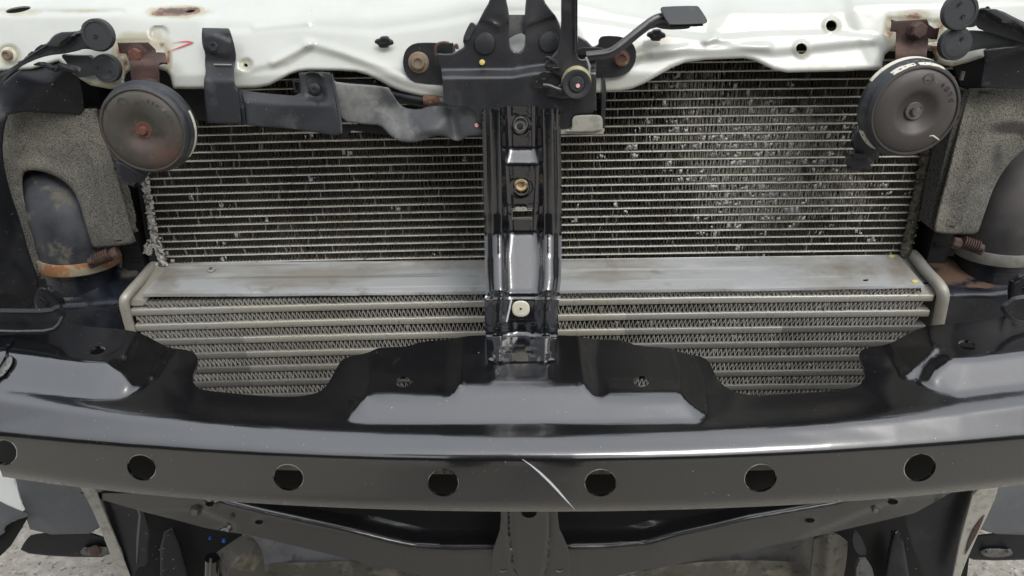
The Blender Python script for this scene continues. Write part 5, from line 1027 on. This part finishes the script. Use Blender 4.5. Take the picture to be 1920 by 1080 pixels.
# ================================================================ LOWER CORNERS
def simple(name, label, cat, parts, loc, group=None):
    t = thing(name, label, cat, W(*loc), group)
    for p in parts:
        n_, o_, d_, th_, m_ = p[:5]; kw = p[5] if len(p) > 5 else {}
        kw = dict(kw); kw.setdefault('sp', 10); kw.setdefault('rim', 4); kw.setdefault('rimh', .001)
        sheet(n_, o_, d_, th_, m_, t, **kw)
    return t
simple('wheel_arch_liner', 'grey plastic wheel arch liner in the lower left corner', 'arch liner', [
    ('liner_panel', smooth_poly([(22, 885), (160, 890), (196, 915), (205, 1000), (60, 1003), (45, 960), (34, 915)], 1), plane(-.02, -.00003, 0, 100), .003, m_liner)], (110, 950, -.02), 'wheel arch liners')
a_ = simple('splash_strip', 'black plastic splash strip with a rusty bolt plate at the lower left', 'splash strip', [
    ('strip_body', smooth_poly([(62, 999), (200, 1000), (218, 1045), (110, 1044), (36, 1036), (46, 1015)], 1), .0, .004, m_shroud), ('bolt_plate', smooth_poly([(149, 1036), (158, 1026), (205, 1026), (212, 1036), (200, 1042), (158, 1042)], 1), -.004, .003, m_steel, dict(sp=6))], (130, 1020, 0))
for x in (160, 201): bolt(a_, x, 1030, -.006, 5, 4, m_steel)
lathe('plate_boss', W(179, 1032, -.006), (0, -1, .4), [(.0062, 0), (.006, .002), (.001, .003)], m_rust, a_, seg=20)
simple('front_wing_edge', 'white painted lower wing edge at the far left', 'wing edge', [
    ('wing_skin', smooth_poly([(-60, 880), (26, 885), (31, 905), (38, 935), (50, 962), (20, 950), (-10, 935), (-60, 900)], 1), -.06, .003, m_bumperwhite)], (0, 920, -.06))
simple('undertray_corner', 'black plastic undertray corner at the lower left edge', 'undertray', [
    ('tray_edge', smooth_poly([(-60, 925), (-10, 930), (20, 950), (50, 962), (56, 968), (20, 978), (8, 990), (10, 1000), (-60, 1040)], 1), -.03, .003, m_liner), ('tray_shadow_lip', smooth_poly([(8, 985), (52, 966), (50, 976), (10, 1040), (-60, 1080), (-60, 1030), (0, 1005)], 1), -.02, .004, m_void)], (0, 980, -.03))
for side in (0, 1):
    if side == 0:
        parts = [('stay_edge', smooth_poly([(146, 905), (178, 910), (196, 960), (222, 1020), (252, 1100), (230, 1100), (205, 1035), (186, 985), (168, 945)], 1), plane(-.075), .004, m_paletab, dict(sp=7)),
                 ('stay_web', smooth_poly([(180, 908), (250, 918), (264, 935), (272, 965), (282, 1000), (278, 1020), (276, 1062), (256, 1062), (250, 1100), (234, 1060), (205, 985)], 1), plane(-.068, -.0001, 0, 200), .004, m_shroud, dict(sp=8))]
        simple('side_stay', 'pale grey diagonal side stay with dark web at the lower left', 'side stay', parts, (200, 990, -.07), 'diagonal side stays')
        strip('web_highlight', [(246, 925), (262, 965), (258, 1010), (256, 1060)], 5, -.0745, .001, m_liner, bpy.data.objects['side_stay'], taper=True)
    else:
        parts = [('stay_edge', smooth_poly([(1826, 916), (1872, 908), (1868, 930), (1852, 965), (1830, 1010), (1808, 1060), (1795, 1100), (1782, 1100), (1790, 1060), (1800, 1010), (1814, 960)], 1), plane(-.075), .004, m_paletab, dict(sp=7)),
                 ('stay_web', smooth_poly([(1690, 925), (1828, 912), (1820, 940), (1806, 980), (1796, 1030), (1784, 1100), (1740, 1100), (1700, 1000)], 1), plane(-.06), .004, m_shroud, dict(sp=8))]
        simple('side_stay', 'rust streaked pale diagonal side stay at the lower right', 'side stay', parts, (1820, 990, -.07), 'diagonal side stays')
strip('rust_streak', [(1846, 966), (1832, 990), (1820, 1015), (1810, 1040)], 9, -.0765, .0006, m_rust, bpy.data.objects['side_stay.001'])
simple('wheel_arch_liner', 'bluish grey plastic wheel arch liner in the lower right corner', 'arch liner', [
    ('liner_panel', smooth_poly([(1864, 905), (1980, 895), (1980, 1005), (1830, 1000), (1846, 965)], 1), -.02, .003, m_liner)], (1900, 950, -.02), 'wheel arch liners')
a_ = simple('splash_strip', 'black plastic splash strip with a dull bolt plate at the lower right', 'splash strip', [
    ('strip_body', smooth_poly([(1838, 1000), (1980, 1000), (1980, 1048), (1830, 1052), (1808, 1042), (1815, 1020)], 1), .0, .004, m_shroud), ('bolt_plate', smooth_poly([(1836, 1035), (1850, 1030), (1885, 1029), (1902, 1036), (1890, 1044), (1850, 1046)], 1), -.004, .003, m_steel, dict(sp=6))], (1880, 1020, 0))
for x in (1851, 1891): bolt(a_, x, 1033, -.006, 5, 4, m_steel)
simple('mud_stained_duct', 'mud stained square duct end hanging at the lower left', 'air duct', [
    ('duct_side', smooth_poly([(400, 1040), (450, 1005), (462, 1002), (478, 1010), (495, 1040), (497, 1100), (425, 1100)], 1, keep=[0]), Field(380, 990, 520, 1120, 2).tin([(380, 990, .02), (520, 990, .02), (380, 1120, -.01), (520, 1120, .02), (450, 1050, -.025)]), .01, m_tan, dict(sp=7))], (450, 1050, 0), 'mud stained ducts')
simple('mud_stained_duct', 'mud stained square duct end hanging at the lower right', 'air duct', [
    ('duct_side', smooth_poly([(1526, 1002), (1590, 1004), (1588, 1050), (1578, 1100), (1516, 1100), (1522, 1045)], 1), Field(1500, 990, 1620, 1120, 2, 0.0).ridge([(1556, 1000), (1548, 1100)], -.008, 14), .01, m_tan, dict(sp=7))], (1550, 1050, 0), 'mud stained ducts')
simple('undershield', 'faded grey undershield seen below the crossmember on the left', 'undershield', [
    ('shield_face', [(462, 985), (720, 1030), (900, 1110), (480, 1110)], Field(440, 970, 920, 1120, 2).tin([(440, 970, .10), (920, 970, .10), (440, 1120, .02), (920, 1120, .02)], [[(440, 1062, .055), (640, 1052, .055), (920, 1060, .055)], [(440, 1066, .045), (640, 1056, .045), (920, 1064, .045)]]), .004, m_lightgrey, dict(rim=0)),
    ('shield_lip', smooth_poly([(492, 1056), (560, 1054), (680, 1050), (740, 1066), (850, 1090), (850, 1110), (490, 1110)], 1), .035, .004, m_tan, dict(rim=6, rimh=.003))], (620, 1050, .05), 'undershields')
simple('undershield', 'faded grey undershield seen below the crossmember on the right', 'undershield', [
    ('shield_face', [(1150, 1110), (1300, 1040), (1540, 990), (1530, 1110)], plane(.06), .004, m_lightgrey, dict(rim=0)),
    ('shield_lip', smooth_poly([(1150, 1088), (1230, 1062), (1340, 1050), (1450, 1050), (1525, 1058), (1525, 1110), (1150, 1110)], 1), .035, .004, m_tan, dict(rim=6, rimh=.003))], (1350, 1050, .05), 'undershields')
ul = thing('lower_frame_rail', 'oily black frame rail in the dark at the lower left', 'frame rail', W(340, 1020, .0))
sheet('rail_web', [(255, 935), (460, 950), (440, 1110), (240, 1110)], .03, .004, m_void, ul, sp=30)
sheet('rail_side', smooth_poly([(300, 1000), (330, 985), (360, 1110), (300, 1110)], 1), .01, .01, m_shroud, ul, sp=10, rim=6, rimh=.004)
tube('rail_strut', [W(398, 1046, -.01), W(396, 1110, -.01)], .008, m_gloss, ul, seg=16)
tube('strut_glint', [W(395, 1048, -.019), W(393, 1110, -.019)], .0014, m_steel, ul, seg=8)
for x, y, r_ in ((394, 1009, .0016), (420, 1014, .0022)): lathe('blue_fastener', W(x, y, -.012), (0.3, -1, .3), [(r_, -.002), (r_, .001), (r_*.5, .003)], m_blue, ul, seg=12)
ur = thing('lower_frame_rail', 'oily black frame rail in the dark at the lower right', 'frame rail', W(1680, 1020, .0))
sheet('rail_web', [(1560, 950), (1830, 930), (1810, 1110), (1570, 1110)], .03, .004, m_void, ur, sp=30)
sheet('rail_side', smooth_poly([(1655, 1110), (1672, 1000), (1690, 990), (1710, 1110)], 1), .01, .01, m_shroud, ur, sp=10, rim=6, rimh=.004)
sheet('pale_scrap', smooth_poly([(1606, 1050), (1632, 1050), (1645, 1110), (1606, 1110)], 1), -.002, .004, m_lightgrey, ur, sp=8)
sheet('scrap_strap', smooth_poly([(1600, 995), (1614, 1004), (1628, 1040), (1610, 1042), (1598, 1020)], 1), -.001, .004, m_plastic, ur, sp=8)
# oily glints, built as pale flakes in the dark
for par, x0_, x1_, y0_, y1_, n in ((ul, 280, 330, 1000, 1070, 13), (ur, 1700, 1760, 990, 1070, 8)):
    gs = [lathe_g(W(random.uniform(x0_, x1_), random.uniform(y0_, y1_), .002), (0, -1, .5), [(random.uniform(.0003, .0007), 0), (.0002, .0005)], 6) for _ in range(n)]
    tag(mk('oily_glints', *join(*gs), m_finlight, par, smooth=False), kind='stuff')

# ================================================================ THE PHOTOGRAPHER, WHOM THE BLACK PAINT MIRRORS
def skinned(name, joints, bones, mat, parent, sub=2):
    me = bpy.data.meshes.new(name); b = bmesh.new(); L = b.verts.layers.skin.verify(); vs = []
    for i, (p, r) in enumerate(joints):
        v = b.verts.new(Vector(p)-worldloc(parent)); v[L].radius = (r if hasattr(r, '__len__') else (r, r)); v[L].use_root = (i == 0); vs.append(v)
    for i, j in bones: b.edges.new((vs[i], vs[j]))
    b.to_mesh(me); b.free(); me.materials.append(mat); o = bpy.data.objects.new(name, me); scene.collection.objects.link(o); o.parent = parent
    o.modifiers.new('skin', 'SKIN').use_smooth_shade = True; m = o.modifiers.new('sub', 'SUBSURF'); m.levels = sub; m.render_levels = sub
    return o
m_cloth = M('dark_work_clothes', (.012, .013, .017), .9, bump=[(300, .0005)]); m_skin = M('skin', (.42, .25, .18), .5, bump=[(500, .0001)]); m_hair = M('dark_hair', (.02, .015, .012), .7, bump=[(200, .002)])
ps = thing('person', 'person in dark work clothes leaning in to take the picture, mirrored in the black paint', 'person', (0, -1.06, -.62))
hp = (0, -1.12, .26)
J = [(hp, (.15, .11)), ((0, -1.08, .45), (.14, .10)), ((0, -1.0, .68), (.17, .11)), ((0, -.95, .80), (.06, .06)), ((.10, -1.11, .20), .095), ((.11, -1.0, -.18), .066), ((.12, -1.06, -.53), .045), ((-.10, -1.11, .20), .095), ((-.11, -1.0, -.18), .066), ((-.12, -1.06, -.53), .045),
     ((.20, -.99, .72), .06), ((.27, -.90, .47), .045), ((.10, -.72, .31), .03), ((-.20, -.99, .72), .06), ((-.27, -.90, .47), .045), ((-.10, -.72, .31), .03), ((.13, -.95, -.575), .045), ((-.13, -.95, -.575), .045)]
skinned('body', J, [(0, 1), (1, 2), (2, 3), (0, 4), (4, 5), (5, 6), (6, 16), (0, 7), (7, 8), (8, 9), (9, 17), (2, 10), (10, 11), (11, 12), (2, 13), (13, 14), (14, 15)], m_cloth, ps)
skinned('head', [((0, -.94, .82), .05), ((0, -.90, .90), (.065, .075)), ((0, -.89, .98), (.07, .085)), ((0, -.80, .93), .012)], [(0, 1), (1, 2), (1, 3)], m_skin, ps)
skinned('hair', [((0, -.91, 1.02), (.072, .08)), ((0, -.96, .97), .06)], [(0, 1)], m_hair, ps)
for sx in (1, -1):
    H = [((sx*.10, -.72, .31), .022), ((sx*.075, -.69, .30), (.03, .014))]; Bn = [(0, 1)]
    for k in range(4):
        b0 = len(H); z = .325-.017*k; H += [((sx*.06, -.68, z), .0085), ((sx*.035, -.672, z), .008), ((sx*.018, -.682, z-.002), .0068)]; Bn += [(1, b0), (b0, b0+1), (b0+1, b0+2)]
    b0 = len(H); H += [((sx*.075, -.695, .335), .0095), ((sx*.05, -.70, .345), .008)]; Bn += [(1, b0), (b0, b0+1)]
    skinned('hand', H, Bn, m_skin, ps, 1)
